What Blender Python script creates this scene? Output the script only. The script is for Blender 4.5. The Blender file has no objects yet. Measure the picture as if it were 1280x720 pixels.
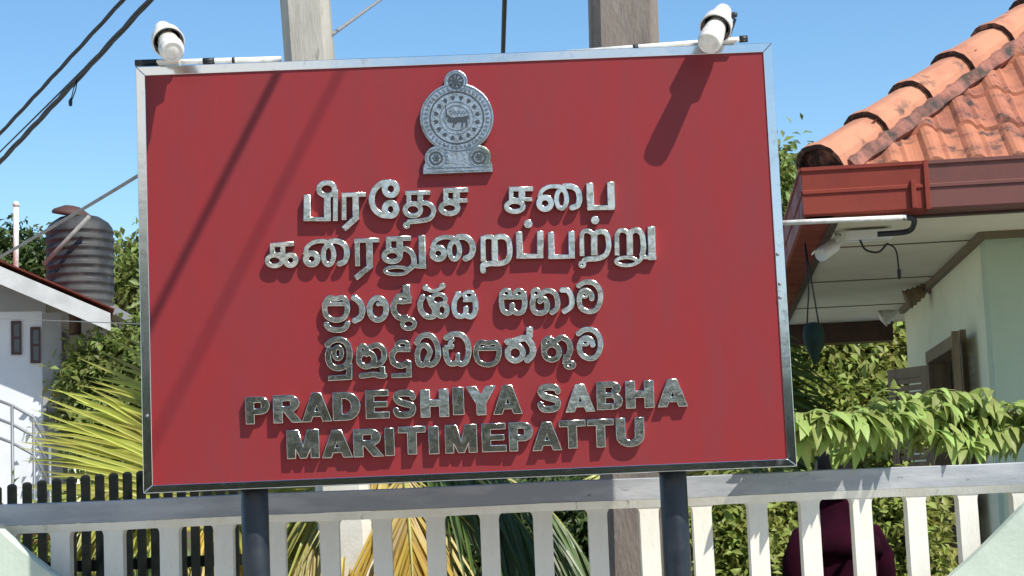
import bpy, math, random
import numpy as np
from mathutils import Vector, Matrix
from mathutils.geometry import delaunay_2d_cdt
random.seed(7); rng = np.random.default_rng(11)
scene = bpy.context.scene
COL = scene.collection
R = math.radians

# ------------------------------------------------------------------ camera
EYE = 1.50
PAN_Z = EYE + 0.14375                     # bottom of the red panel
CAM = Vector((0.07198, -7.0646, EYE))
yaw, pitch, roll = R(0.91435), R(6.76929), R(-2.40384)
FPX = 2322.5                              # focal length in pixels of the 1280 px wide photo
fw = Vector((math.sin(yaw)*math.cos(pitch), math.cos(yaw)*math.cos(pitch), math.sin(pitch)))
r0 = Vector((math.cos(yaw), -math.sin(yaw), 0)); u0 = r0.cross(fw)
rt = math.cos(roll)*r0 + math.sin(roll)*u0
up = math.cos(roll)*u0 - math.sin(roll)*r0
cd = bpy.data.cameras.new('camera'); cam = bpy.data.objects.new('camera', cd); COL.objects.link(cam)
cam.matrix_world = Matrix(((rt.x, up.x, -fw.x, CAM.x), (rt.y, up.y, -fw.y, CAM.y), (rt.z, up.z, -fw.z, CAM.z), (0, 0, 0, 1)))
cd.sensor_width = 36; cd.lens = FPX/1280*36; cd.clip_start = 0.05; cd.clip_end = 3000
scene.camera = cam

# ------------------------------------------------------------------ light
SUN = Vector((0.96, -1.0, 1.80)).normalized()      # towards the sun
el = math.asin(SUN.z); az = math.atan2(SUN.x, SUN.y)
world = bpy.data.worlds.new('World'); scene.world = world; world.use_nodes = True
nt = world.node_tree; nt.nodes.clear()
sky = nt.nodes.new('ShaderNodeTexSky'); sky.sky_type = 'NISHITA'; sky.sun_disc = False
sky.sun_elevation = el; sky.sun_rotation = az; sky.air_density = 1.0; sky.dust_density = 0.0; sky.ozone_density = 2.2
bg = nt.nodes.new('ShaderNodeBackground'); bg.inputs['Strength'].default_value = 0.14
wo = nt.nodes.new('ShaderNodeOutputWorld')
# white cloud added low behind the camera, unseen, to whiten the steel's reflections
wg = nt.nodes.new('ShaderNodeTexCoord'); sx = nt.nodes.new('ShaderNodeSeparateXYZ'); nt.links.new(wg.outputs['Generated'], sx.inputs[0])
wn = nt.nodes.new('ShaderNodeTexNoise'); wn.inputs['Scale'].default_value = 4.5; wn.inputs['Detail'].default_value = 7; wn.inputs['Roughness'].default_value = .55
nt.links.new(wg.outputs['Generated'], wn.inputs['Vector'])
def mrange(src, a, b_, c=0., d=1.):
    q = nt.nodes.new('ShaderNodeMapRange'); q.inputs[1].default_value = a; q.inputs[2].default_value = b_; q.inputs[3].default_value = c; q.inputs[4].default_value = d
    nt.links.new(src, q.inputs[0]); return q.outputs[0]
def mmul(a, b_):
    q = nt.nodes.new('ShaderNodeMath'); q.operation = 'MULTIPLY'; nt.links.new(a, q.inputs[0]); nt.links.new(b_, q.inputs[1]); return q.outputs[0]
cl = mmul(mmul(mrange(wn.outputs[0], .40, .56), mrange(sx.outputs['Y'], -.55, -.85)), mrange(sx.outputs['Z'], .62, .30))
wm = nt.nodes.new('ShaderNodeMix'); wm.data_type = 'RGBA'; wm.inputs[7].default_value = (6.6, 6.5, 6.4, 1)
nt.links.new(cl, wm.inputs[0]); hs_ = nt.nodes.new('ShaderNodeHueSaturation'); hs_.inputs['Saturation'].default_value = 1.18; hs_.inputs['Hue'].default_value = .495; nt.links.new(sky.outputs[0], hs_.inputs['Color']); nt.links.new(hs_.outputs[0], wm.inputs[6]); nt.links.new(wm.outputs[2], bg.inputs[0]); nt.links.new(bg.outputs[0], wo.inputs[0])
sl = bpy.data.lights.new('sun', 'SUN'); sl.energy = 4.9; sl.angle = R(0.53); sl.color = (1, 0.955, 0.88)
so = bpy.data.objects.new('sun', sl); COL.objects.link(so)
so.rotation_euler = SUN.to_track_quat('Z', 'Y').to_euler()
scene.view_settings.view_transform = 'Standard'; scene.view_settings.look = 'None'
scene.view_settings.exposure = 0.32; scene.view_settings.gamma = 1.0
scene.view_settings.use_curve_mapping = False
scene.cycles.max_bounces = 8; scene.cycles.diffuse_bounces = 4; scene.cycles.glossy_bounces = 3
scene.cycles.transmission_bounces = 4; scene.cycles.use_denoising = True
scene.cycles.sample_clamp_indirect = 6

# ------------------------------------------------------------------ helpers
def ray(px, py):
    return (fw*FPX + rt*(px-640) - up*(py-360)).normalized()
def at(px, py, Y):
    """world point at depth plane Y seen in direction (px, py) of the photo: measuring tool"""
    d = ray(px, py); return CAM + d*((Y-CAM.y)/d.y)
def atz(px, py, Z):
    d = ray(px, py); return CAM + d*((Z-CAM.z)/d.z)

def tag(o, label=None, cat=None, group=None, kind=None):
    if label: o['label'] = label
    if cat: o['category'] = cat
    if group: o['group'] = group
    if kind: o['kind'] = kind
    return o
def empty(name, loc=(0, 0, 0), rz=0, label=None, cat=None, group=None):
    o = bpy.data.objects.new(name, None); o.location = loc; o.rotation_euler = (0, 0, rz)
    o.empty_display_size = .1
    COL.objects.link(o); return tag(o, label, cat, group)
def copy_tree(o, parent=None):
    c = o.copy(); COL.objects.link(c)
    if parent: c.parent = parent
    for ch in list(o.children): copy_tree(ch, c)
    return c

class MB:
    """collects shapes; build() links them as one mesh object"""
    def __init__(s): s.v = []; s.f = []; s.m = []; s.sm = []; s.mi = 0
    def face(s, idx, smooth=False): s.f.append(tuple(idx)); s.m.append(s.mi); s.sm.append(smooth)
    def addv(s, pts):
        b = len(s.v); s.v += [tuple(p) for p in pts]; return b
    def hexa(s, p, smooth=False):     # 8 points: bottom ring then top ring
        b = s.addv(p)
        for q in ((3,2,1,0),(4,5,6,7),(0,1,5,4),(1,2,6,5),(2,3,7,6),(3,0,4,7)): s.face([b+i for i in q])
    def box(s, a, c):
        x0,y0,z0 = a; x1,y1,z1 = c
        s.hexa([(x0,y0,z0),(x1,y0,z0),(x1,y1,z0),(x0,y1,z0),(x0,y0,z1),(x1,y0,z1),(x1,y1,z1),(x0,y1,z1)])
    def boxb(s, a, c, bv=.006):       # box with chamfered vertical and horizontal edges
        x0,y0,z0 = a; x1,y1,z1 = c
        rings = []
        for (z, i) in ((z0, bv), (z0+bv, 0), (z1-bv, 0), (z1, bv)):
            e = bv
            X0, X1, Y0, Y1 = x0+i, x1-i, y0+i, y1-i
            rings.append([(X0+e,Y0,z),(X1-e,Y0,z),(X1,Y0+e,z),(X1,Y1-e,z),(X1-e,Y1,z),(X0+e,Y1,z),(X0,Y1-e,z),(X0,Y0+e,z)])
        s.loft(rings)
    def obox(s, o, X, Y, Z):          # origin corner and three edge vectors
        o, X, Y, Z = map(Vector, (o, X, Y, Z))
        s.hexa([o, o+X, o+X+Y, o+Y, o+Z, o+X+Z, o+X+Y+Z, o+Y+Z])
    def loft(s, rings, cap=True, smooth=False, closed=True):
        n = len(rings[0]); bs = [s.addv(r) for r in rings]
        for a, b in zip(bs, bs[1:]):
            for i in range(n if closed else n-1):
                j = (i+1) % n; s.face((a+i, a+j, b+j, b+i), smooth)
        if cap:
            s.face([bs[0]+i for i in range(n)][::-1]); s.face([bs[-1]+i for i in range(n)])
    def tube(s, pts, r, n=10, cap=True, smooth=True):
        pts = [Vector(p) for p in pts]
        rr = r if isinstance(r, (list, tuple)) else [r]*len(pts)
        rings = []; ref = None
        for i, p in enumerate(pts):
            t = (pts[min(i+1, len(pts)-1)] - pts[max(i-1, 0)]).normalized()
            if ref is None: ref = t.orthogonal().normalized()
            ref = (ref - t*ref.dot(t)).normalized(); bi = t.cross(ref)
            rings.append([p + (ref*math.cos(2*math.pi*k/n) + bi*math.sin(2*math.pi*k/n))*rr[i] for k in range(n)])
        s.loft(rings, cap, smooth)
    def lathe(s, prof, base=(0, 0, 0), axis=(0, 0, 1), n=28, smooth=True, cap=True):
        a = Vector(axis).normalized(); x = a.orthogonal().normalized(); y = a.cross(x); b = Vector(base)
        rings = [[b + a*h + (x*math.cos(2*math.pi*k/n) + y*math.sin(2*math.pi*k/n))*max(r, 1e-4) for k in range(n)] for r, h in prof]
        s.loft(rings, cap, smooth)
    def prism(s, poly, o, X, Y, N):   # polygon in (X, Y) axes at o, extruded along N
        o, X, Y, N = map(Vector, (o, X, Y, N))
        A = [o + X*a + Y*b for a, b in poly]
        s.loft([A, [p+N for p in A]])
    def build(s, name, mats, parent=None, bevel=0):
        me = bpy.data.meshes.new(name); me.from_pydata(s.v, [], s.f)
        if not isinstance(mats, (list, tuple)): mats = [mats]
        for m in mats: me.materials.append(m)
        me.polygons.foreach_set('material_index', s.m); me.polygons.foreach_set('use_smooth', s.sm)
        me.validate(); me.update()
        import bmesh
        bm = bmesh.new(); bm.from_mesh(me); bmesh.ops.recalc_face_normals(bm, faces=bm.faces); bm.to_mesh(me); bm.free()
        o = bpy.data.objects.new(name, me); COL.objects.link(o)
        if parent: o.parent = parent
        if bevel:
            md = o.modifiers.new('bevel', 'BEVEL'); md.width = bevel; md.segments = 2; md.limit_method = 'ANGLE'
        return o
def moved(o, loc):
    """keep the mesh in world coordinates while giving the top-level mesh object an origin at its base"""
    l = Vector(loc); o.data.transform(Matrix.Translation(-l)); o.location = l; return o
def under(root, *obs):
    """re-express world-space part meshes in their thing's own frame"""
    M = Matrix.Translation(root.location) @ root.rotation_euler.to_matrix().to_4x4()
    for o in obs: o.data.transform(M.inverted())

# ------------------------------------------------------------------ materials
MATS = {}
def mat(name, col, rough=.6, metal=0., col2=None, nscale=8., bump=0., bscale=60., spec=.5, mask=(.45, .65),
        rvar=0., translucent=0., island=0., coat=0., detail=6, stretch=(1, 1, 1), col3=None, scale3=2., mask3=(.55, .7)):
    m = bpy.data.materials.new(name); m.use_nodes = True; n = m.node_tree; N = n.nodes; L = n.links
    b = N['Principled BSDF']; b.inputs['Base Color'].default_value = (*col, 1)
    b.inputs['Roughness'].default_value = rough; b.inputs['Metallic'].default_value = metal
    b.inputs['Specular IOR Level'].default_value = spec; b.inputs['Coat Weight'].default_value = coat
    tc = N.new('ShaderNodeTexCoord'); mp = N.new('ShaderNodeMapping'); mp.inputs['Scale'].default_value = stretch
    L.new(tc.outputs['Object'], mp.inputs[0])
    cur = None
    def mixc(a, bcol, fac):
        x = N.new('ShaderNodeMix'); x.data_type = 'RGBA'
        if a is None: x.inputs[6].default_value = (*col, 1)
        else: L.new(a, x.inputs[6])
        x.inputs[7].default_value = (*bcol, 1); L.new(fac, x.inputs[0]); return x.outputs[2]
    def noise(sc, mk):
        t = N.new('ShaderNodeTexNoise'); t.inputs['Scale'].default_value = sc; t.inputs['Detail'].default_value = detail
        t.inputs['Roughness'].default_value = .62; L.new(mp.outputs[0], t.inputs['Vector'])
        q = N.new('ShaderNodeMapRange'); q.inputs[1].default_value = mk[0]; q.inputs[2].default_value = mk[1]
        L.new(t.outputs[0], q.inputs[0]); return q.outputs[0]
    if col2:
        f = noise(nscale, mask); cur = mixc(cur, col2, f)
        if rvar:
            q = N.new('ShaderNodeMapRange'); q.inputs[3].default_value = rough; q.inputs[4].default_value = rough+rvar
            L.new(f, q.inputs[0]); L.new(q.outputs[0], b.inputs['Roughness'])
    if col3: cur = mixc(cur, col3, noise(scale3, mask3))
    if island:
        g = N.new('ShaderNodeNewGeometry'); hs = N.new('ShaderNodeHueSaturation')
        for sock, lo, hi in (('Hue', .5-.035*island, .5+.02*island), ('Value', 1-.45*island, 1+.45*island)):
            q = N.new('ShaderNodeMapRange'); q.inputs[3].default_value = lo; q.inputs[4].default_value = hi
            L.new(g.outputs['Random Per Island'], q.inputs[0]); L.new(q.outputs[0], hs.inputs[sock])
        if cur is None: hs.inputs['Color'].default_value = (*col, 1)
        else: L.new(cur, hs.inputs['Color'])
        cur = hs.outputs[0]
    if cur is not None: L.new(cur, b.inputs['Base Color'])
    if bump:
        t = N.new('ShaderNodeTexNoise'); t.inputs['Scale'].default_value = bscale; t.inputs['Detail'].default_value = 5
        L.new(mp.outputs[0], t.inputs['Vector'])
        k = N.new('ShaderNodeBump'); k.inputs['Strength'].default_value = bump; k.inputs['Distance'].default_value = .01
        L.new(t.outputs[0], k.inputs['Height']); L.new(k.outputs[0], b.inputs['Normal'])
    if translucent:
        tr = N.new('ShaderNodeBsdfTranslucent'); mx = N.new('ShaderNodeMixShader'); mx.inputs[0].default_value = translucent
        if cur is not None: L.new(cur, tr.inputs[0])
        else: tr.inputs[0].default_value = (*col, 1)
        out = N['Material Output']; L.new(b.outputs[0], mx.inputs[1]); L.new(tr.outputs[0], mx.inputs[2]); L.new(mx.outputs[0], out.inputs[0])
    MATS[name] = m; return m

M_RED = mat('red_panel', (.250, .025, .028), .36, col2=(.212, .028, .031), nscale=4, mask=(.38, .72), rvar=.12, spec=.3, col3=(.30, .055, .055), scale3=30, mask3=(.70, .78), stretch=(2.2, 1, .55))
M_STEEL = mat('weathered_mirror_steel', (.68, .665, .60), .16, 1., col2=(.38, .38, .29), nscale=40, mask=(.48, .70), rvar=.14, bump=.12, bscale=26, detail=8)
M_STEELF = mat('mirror_steel_trim', (.66, .68, .67), .12, 1., col2=(.42, .44, .41), nscale=16, mask=(.60, .82), rvar=.15, bump=.07, bscale=9)
M_EMB = mat('emblem_steel', (.50, .54, .56), .30, 1., col2=(.30, .33, .33), nscale=34, rvar=.15, bump=.3, bscale=70, col3=(.24, .27, .20), scale3=6, mask3=(.56, .66))
M_EMBD = mat('emblem_dark', (.035, .045, .055), .5)
M_EMBM = mat('emblem_mid', (.16, .20, .24), .4, .7)
M_POST = mat('navy_post_paint', (.010, .013, .019), .30, col2=(.02, .024, .03), nscale=9, rvar=.2)
M_RAIL = mat('grey_rail_paint', (.30, .315, .33), .5, col2=(.43, .44, .445), nscale=5, bump=.15, bscale=40, col3=(.13, .135, .14), scale3=22, mask3=(.64, .72), stretch=(.5, 1, 2))
M_PICK = mat('cream_picket_paint', (.79, .765, .68), .6, col2=(.70, .66, .55), nscale=4, bump=.15, bscale=50, col3=(.34, .31, .24), scale3=17, mask3=(.63, .74), stretch=(1.6, 1, .6))
M_GREENW = mat('pale_green_plaster', (.50, .57, .47), .8, col2=(.43, .50, .41), nscale=3, bump=.2, bscale=45)
M_BLACK = mat('black_green_metal', (.007, .010, .008), .5, col2=(.015, .016, .013), nscale=20, spec=.25)
M_CONC = mat('pole_concrete', (.46, .44, .38), .9, col2=(.36, .34, .29), nscale=3, bump=.5, bscale=30, col3=(.15, .14, .12), scale3=9, mask3=(.6, .75), stretch=(2.5, 2.5, .5))
M_CONC2 = mat('brown_pole_concrete', (.22, .185, .155), .9, col2=(.15, .125, .105), nscale=3.5, bump=.55, bscale=36, col3=(.26, .24, .21), scale3=12, mask3=(.58, .75), stretch=(2, 2, .6))
M_WWASH = mat('whitewash', (.72, .69, .60), .85, col2=(.62, .58, .48), nscale=5, bump=.2, bscale=50)
M_WHITE = mat('white_plastic', (.78, .76, .71), .45, col2=(.58, .55, .48), nscale=20, spec=.5, col3=(.32, .30, .25), scale3=30, mask3=(.66, .74))
M_CLEAN = mat('clean_white_plastic', (.85, .85, .83), .35)
M_BULB = mat('bulb_glass', (.80, .77, .70), .30, col2=(.60, .54, .45), nscale=22, mask=(.48, .66), coat=.3, col3=(.30, .25, .2), scale3=40, mask3=(.68, .72))
M_DKPL = mat('dark_plastic', (.02, .021, .023), .5)
M_CABLE = mat('black_cable', (.012, .014, .016), .6)
M_GCABLE = mat('grey_cable', (.26, .25, .23), .7, col2=(.18, .17, .16), nscale=20)
M_TILE = mat('terracotta_tile', (.43, .165, .085), .85, col2=(.27, .10, .06), nscale=5, bump=.35, bscale=50, col3=(.075, .048, .038), scale3=10, mask3=(.55, .68), island=.3)
M_HIPT = mat('terracotta_ridge', (.53, .235, .135), .85, col2=(.42, .17, .10), nscale=4, bump=.25, bscale=50, col3=(.12, .07, .05), scale3=7, mask3=(.59, .72))
M_MORT = mat('stained_mortar', (.34, .14, .10), .9, col2=(.05, .04, .034), nscale=6, mask=(.42, .62), bump=.8, bscale=30)
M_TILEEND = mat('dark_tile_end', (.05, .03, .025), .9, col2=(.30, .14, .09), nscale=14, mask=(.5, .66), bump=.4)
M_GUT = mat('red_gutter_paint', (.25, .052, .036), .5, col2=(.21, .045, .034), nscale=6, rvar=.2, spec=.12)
M_GUT2 = mat('brown_gutter', (.165, .055, .043), .5, col2=(.13, .045, .036), nscale=5, rvar=.2)  # duller, browner tone for the right-hand length of gutter
M_SOFF = mat('cream_soffit', (.76, .71, .57), .7, col2=(.70, .64, .50), nscale=2.5)
M_SEAM = mat('soffit_seam', (.20, .16, .10), .8)
M_DKWOOD = mat('dark_brown_wood', (.075, .035, .022), .55, col2=(.05, .024, .016), nscale=10, stretch=(1, 1, .2))
M_WOOD = mat('faded_brown_wood', (.27, .20, .12), .65, col2=(.17, .12, .07), nscale=12, stretch=(2, 2, .2))
M_WALLC = mat('cream_green_wall', (.76, .79, .60), .85, col2=(.70, .73, .55), nscale=2.2, bump=.1, bscale=60)
M_WALLG = mat('grey_green_wall', (.50, .61, .46), .85, col2=(.45, .56, .42), nscale=2.2, bump=.1, bscale=60)
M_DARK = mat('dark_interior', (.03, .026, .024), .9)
M_HWALL = mat('white_house_wall', (.68, .70, .73), .85, col2=(.60, .62, .65), nscale=.8, bump=.1)
M_HGREY = mat('grey_house_trim', (.30, .30, .30), .85, col2=(.25, .25, .25), nscale=2)
M_FASC = mat('white_fascia', (.52, .52, .51), .7, col2=(.42, .42, .41), nscale=3)
M_RTILE = mat('red_roof_tile', (.42, .10, .07), .75, col2=(.33, .08, .06), nscale=5)
M_GLASS = mat('dark_window_glass', (.035, .03, .035), .12, spec=.6)
M_REDFR = mat('dark_red_frame', (.055, .018, .016), .5)
M_TANK = mat('black_tank_plastic', (.022, .023, .024), .6, col2=(.06, .06, .057), nscale=3, rvar=.2, bump=.1, bscale=20)
M_LID = mat('brown_tank_lid', (.07, .03, .022), .7)
M_METALG = mat('grey_metal', (.20, .21, .22), .5, .3)
M_LEAFP = mat('light_leaf', (.33, .43, .115), .5, translucent=.40, island=.75, spec=.4, col2=(.36, .44, .13), nscale=3)
M_LEAFB = mat('bush_leaf', (.24, .30, .065), .5, translucent=.36, island=.85, spec=.35, col2=(.34, .35, .10), nscale=2)
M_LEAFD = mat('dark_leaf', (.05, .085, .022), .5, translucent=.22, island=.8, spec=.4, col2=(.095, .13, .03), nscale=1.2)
M_LEAFT = mat('tank_tree_leaf', (.19, .25, .06), .5, translucent=.36, island=.8, spec=.4, col2=(.15, .17, .045), nscale=1.)
M_BARK = mat('bark', (.11, .085, .06), .9, col2=(.06, .047, .035), nscale=10, bump=.6, bscale=25, stretch=(1, 1, .3))
M_STEM = mat('green_stem', (.17, .17, .07), .7)
M_PALM = mat('palm_leaflet', (.50, .52, .11), .33, translucent=.40, island=.5, spec=.5, col2=(.33, .31, .07), nscale=2)
M_PALMY = mat('yellow_palm_leaflet', (.52, .36, .06), .45, translucent=.3, island=.45, spec=.4, col2=(.5, .42, .17), nscale=3)
M_PALMG = mat('green_palm_leaflet', (.085, .14, .03), .4, translucent=.25, island=.6, spec=.5)
M_PALMB = mat('dried_palm_leaflet', (.17, .065, .02), .7, translucent=.2, island=.5)
M_RACH = mat('palm_rachis', (.36, .33, .08), .5)
M_MAROON = mat('maroon_cloth', (.024, .0022, .009), .95, col2=(.014, .0015, .006), nscale=8, bump=.15, bscale=25, spec=.08)
M_DKCLOTH = mat('black_cloth', (.012, .014, .014), .9)
M_SKIN = mat('brown_skin', (.20, .095, .055), .5)
M_HAIR = mat('black_hair', (.006, .005, .005), .7, spec=.15, bump=.3, bscale=60, stretch=(4, 4, .6))
M_ASPH = mat('asphalt', (.062, .06, .058), .9, col2=(.048, .047, .046), nscale=2, bump=.4, bscale=120)
M_EARTH = mat('sandy_earth', (.30, .235, .155), .95, col2=(.22, .17, .11), nscale=.6, bump=.5, bscale=30, col3=(.10, .12, .04), scale3=.35, mask3=(.55, .65))
M_PAVE = mat('concrete_paving', (.50, .475, .43), .9, col2=(.42, .40, .36), nscale=1.5, bump=.3, bscale=60)
M_LINE = mat('road_paint', (.7, .7, .68), .7, col2=(.5, .5, .48), nscale=8)
M_POT = mat('green_lantern', (.010, .034, .024), .65, col2=(.02, .028, .02), nscale=12, spec=.25)

# ------------------------------------------------------------------ ground
def sheet(name, x0, y0, x1, y1, z, m):
    b = MB(); i = b.addv([(x0,y0,z),(x1,y0,z),(x1,y1,z),(x0,y1,z)]); b.face((i,i+1,i+2,i+3))
    return tag(b.build(name, m), kind='structure')
sheet('ground', -900, -900, 900, 900, 0, M_EARTH)
sheet('road', -300, -13.5, 300, -5.6, .02, M_ASPH)
sheet('road_marking', -300, -9.62, 300, -9.5, .024, M_LINE)
b = MB(); b.box((-300, -5.6, -.05), (300, -5.42, .13)); tag(b.build('kerb', M_PAVE), kind='structure')
b = MB(); b.box((-300, -5.42, -.05), (300, .45, .125)); tag(b.build('pavement', M_PAVE), kind='structure')
sheet('yard', -30, .95, 30, 16, .008, M_PAVE)  # unseen pale paving, extended back to bounce sunlight up under the eave

# ------------------------------------------------------------------ sign board
PW, PH, TW = 1.2, 1.5786, .036     # half width, height, trim width
sign = empty('sign_board', (0, .08, 0), label='large red trilingual sign board with raised steel lettering and emblem on two dark posts', cat='sign')
parts = []
b = MB(); b.box((-PW-.001, 0, PAN_Z-.001), (PW+.001, .055, PAN_Z+PH+.001)); parts.append(b.build('panel', M_RED, sign))
def trim(poly_a, poly_b):      # thin folded sheet: front face, small lip to the panel, side return
    b = MB(); b.loft([poly_a, poly_b]); return b.build('trim', M_STEELF, sign, bevel=.002)
zb, zt = PAN_Z, PAN_Z+PH
yf, yb = -.006, .075
def ringpts(x, z, ox, oz):     # rectangular section from inner (x,z) to outer
    return [(x, yf, z), (x+ox, yf, z+oz), (x+ox, yb, z+oz), (x, yb, z)]
T = TW
parts.append(trim([(-PW, yf, zt), (-PW-T, yf, zt+T), (-PW-T, yb, zt+T), (-PW, yb, zt)], [(PW, yf, zt), (PW+T, yf, zt+T), (PW+T, yb, zt+T), (PW, yb, zt)]))
parts.append(trim([(-PW, yf, zb), (-PW-T, yf, zb-T*.8), (-PW-T, yb, zb-T*.8), (-PW, yb, zb)], [(PW, yf, zb), (PW+T, yf, zb-T*.8), (PW+T, yb, zb-T*.8), (PW, yb, zb)]))
parts.append(trim([(-PW, yf, zb), (-PW-T, yf, zb-T*.8), (-PW-T, yb, zb-T*.8), (-PW, yb, zb)], [(-PW, yf, zt), (-PW-T, yf, zt+T), (-PW-T, yb, zt+T), (-PW, yb, zt)]))
parts.append(trim([(PW, yf, zb), (PW+T, yf, zb-T*.8), (PW+T, yb, zb-T*.8), (PW, yb, zb)], [(PW, yf, zt), (PW+T, yf, zt+T), (PW+T, yb, zt+T), (PW, yb, zt)]))
for px in (320, 846):
    X = at(px, 690, .14).x
    b = MB(); b.tube([(X, .14, .1), (X, .14, 1.0), (X, .14, 3.0)], .053, n=24); b.box((X-.09, .06, PAN_Z-.030), (X+.09, .2, PAN_Z-.022))
    parts.append(b.build('post', M_POST, sign))
for px, py in ((974.5, 355), (972, 318), (975, 372), (184, 520)):
    p = at(px, py, yf); b = MB(); b.lathe([(.004, 0), (.007, .002), (.006, .005), (.001, .006)], p, (0, -1, 0), n=10); parts.append(b.build('screw', M_METALG, sign))

# ---- lettering
LY = -.030                                    # front plane of the letters
def solid_from_polys(polys, name, m, parent, y_front, y_back, bevel=.0022):
    """union of overlapping outlines (x, z) made one solid with a small bevel"""
    vs = []; faces = []
    for p in polys:
        i = len(vs); vs += [Vector((a, c)) for a, c in p]; faces.append(list(range(i, i+len(p))))
    ov, oe, of, _, _, fo = delaunay_2d_cdt(vs, [], faces, 0, 2e-5)
    tris = [f for f, o in zip(of, fo) if o]
    cnt = {}
    for f in tris:
        for i in range(len(f)):
            a, c = f[i], f[(i+1) % len(f)]; cnt[(a, c)] = 1
    nxt = {}
    for (a, c) in cnt:
        if (c, a) not in cnt: nxt.setdefault(a, []).append(c)
    cu = bpy.data.curves.new(name, 'CURVE'); cu.dimensions = '2D'; cu.fill_mode = 'BOTH'
    while nxt:
        s = next(iter(nxt)); loop = [s]; cur = nxt[s].pop()
        if not nxt[s]: del nxt[s]
        while cur != s and cur in nxt:
            loop.append(cur); n2 = nxt[cur].pop()
            if not nxt[cur]: del nxt[cur]
            cur = n2
        if len(loop) < 3: continue
        pts = [ov[i] for i in loop]
        q = [pts[0]]
        for p in pts[1:]:
            if (p-q[-1]).length > 4e-4: q.append(p)
        if len(q) < 3: continue
        sp = cu.splines.new('POLY'); sp.points.add(len(q)-1); sp.use_cyclic_u = True
        for k, p in enumerate(q): sp.points[k].co = (p.x, p.y, 0, 1)
    cu.extrude = (y_back-y_front)/2 - bevel; cu.bevel_depth = bevel; cu.bevel_resolution = 1; cu.offset = -bevel*.8
    tmp = bpy.data.objects.new('tmp', cu)
    me = bpy.data.meshes.new_from_object(tmp); bpy.data.objects.remove(tmp); bpy.data.curves.remove(cu)
    # curve lies in XY: (x, z, depth) -> (x, depth, z)
    mid = (y_front+y_back)/2
    me.transform(Matrix(((1, 0, 0, 0), (0, 0, -1, mid), (0, 1, 0, 0), (0, 0, 0, 1))))
    me.materials.clear(); me.materials.append(m); me.name = name
    o = bpy.data.objects.new(name, me); COL.objects.link(o); o.parent = parent
    return o

def catmull(P, n=7):
    P = [Vector(p) for p in P]; Q = [2*P[0]-P[1]] + P + [2*P[-1]-P[-2]]; out = []
    for i in range(1, len(Q)-2):
        a, b_, c, d = Q[i-1], Q[i], Q[i+1], Q[i+2]
        for k in range(n):
            t = k/n
            out.append(.5*((2*b_) + (c-a)*t + (2*a-5*b_+4*c-d)*t*t + (3*b_-a-3*c+d)*t**3))
    out.append(P[-1]); return out
def disc(c, r, n=14): return [(c[0]+r*math.cos(2*math.pi*k/n), c[1]+r*math.sin(2*math.pi*k/n)) for k in range(n)]
def stroke(P, w, joint=True):
    P = [Vector(p) for p in P]; out = []
    for i, (a, c) in enumerate(zip(P, P[1:])):
        t = (c-a)
        if t.length < 1e-6: continue
        nrm = Vector((-t.y, t.x)).normalized()*w/2
        out.append([tuple(a-nrm), tuple(c-nrm), tuple(c+nrm), tuple(a+nrm)])
        if joint and i: out.append(disc(a, w/2*.995))
    return out
def prim(p):
    k = p[0]
    if k == 'L': return stroke(p[2:], p[1])
    if k == 'S': return stroke(catmull(p[2:]), p[1])
    if k == 'D': return [disc((p[1], p[2]), p[3], 20)]
    if k == 'E':
        _, cx, cy, rx, ry, w = p
        P = [(cx+rx*math.cos(2*math.pi*t/28), cy+ry*math.sin(2*math.pi*t/28)) for t in range(29)]
        return stroke(P, w) + [disc(P[0], w/2)]
def tilt(o):
    # hand-fixed letters never sit perfectly flat: each leans by a degree or so
    co = np.array([v_.co for v_ in o.data.vertices]); c = Vector((co.min(0)+co.max(0))/2)
    Mx = Matrix.Translation(c) @ Matrix.Rotation(R(random.gauss(.25, .8)), 4, 'X') @ Matrix.Rotation(R(random.gauss(0, 1.0)), 4, 'Z') @ Matrix.Translation(-c)
    o.data.transform(Mx); return o
def glyph(ox, oy, s, prims, label=None):
    polys = []
    for p in prims:
        for poly in prim(p):
            q = []
            for a, c in poly:
                W = at(ox+a/s, oy+c/s, LY); q.append((W.x, W.z))
            ar = sum(q[i][0]*q[(i+1) % len(q)][1]-q[(i+1) % len(q)][0]*q[i][1] for i in range(len(q)))
            polys.append(q if ar > 0 else q[::-1])
    o = tilt(solid_from_polys(polys, 'letter', M_STEEL, sign, LY, .001)); parts.append(o)
S1 = 1234/120; S2 = 1280/150; S3 = 1280/145
A, B_, C_, D_, E_, F_, G_, H_, I_ = (370,215), (480,215), (620,215), (690,215), (320,285), (430,280), (530,280), (620,270), (715,275)
J_, K_, M_, N_ = (395,352), (485,350), (400,415), (510,410)
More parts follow.
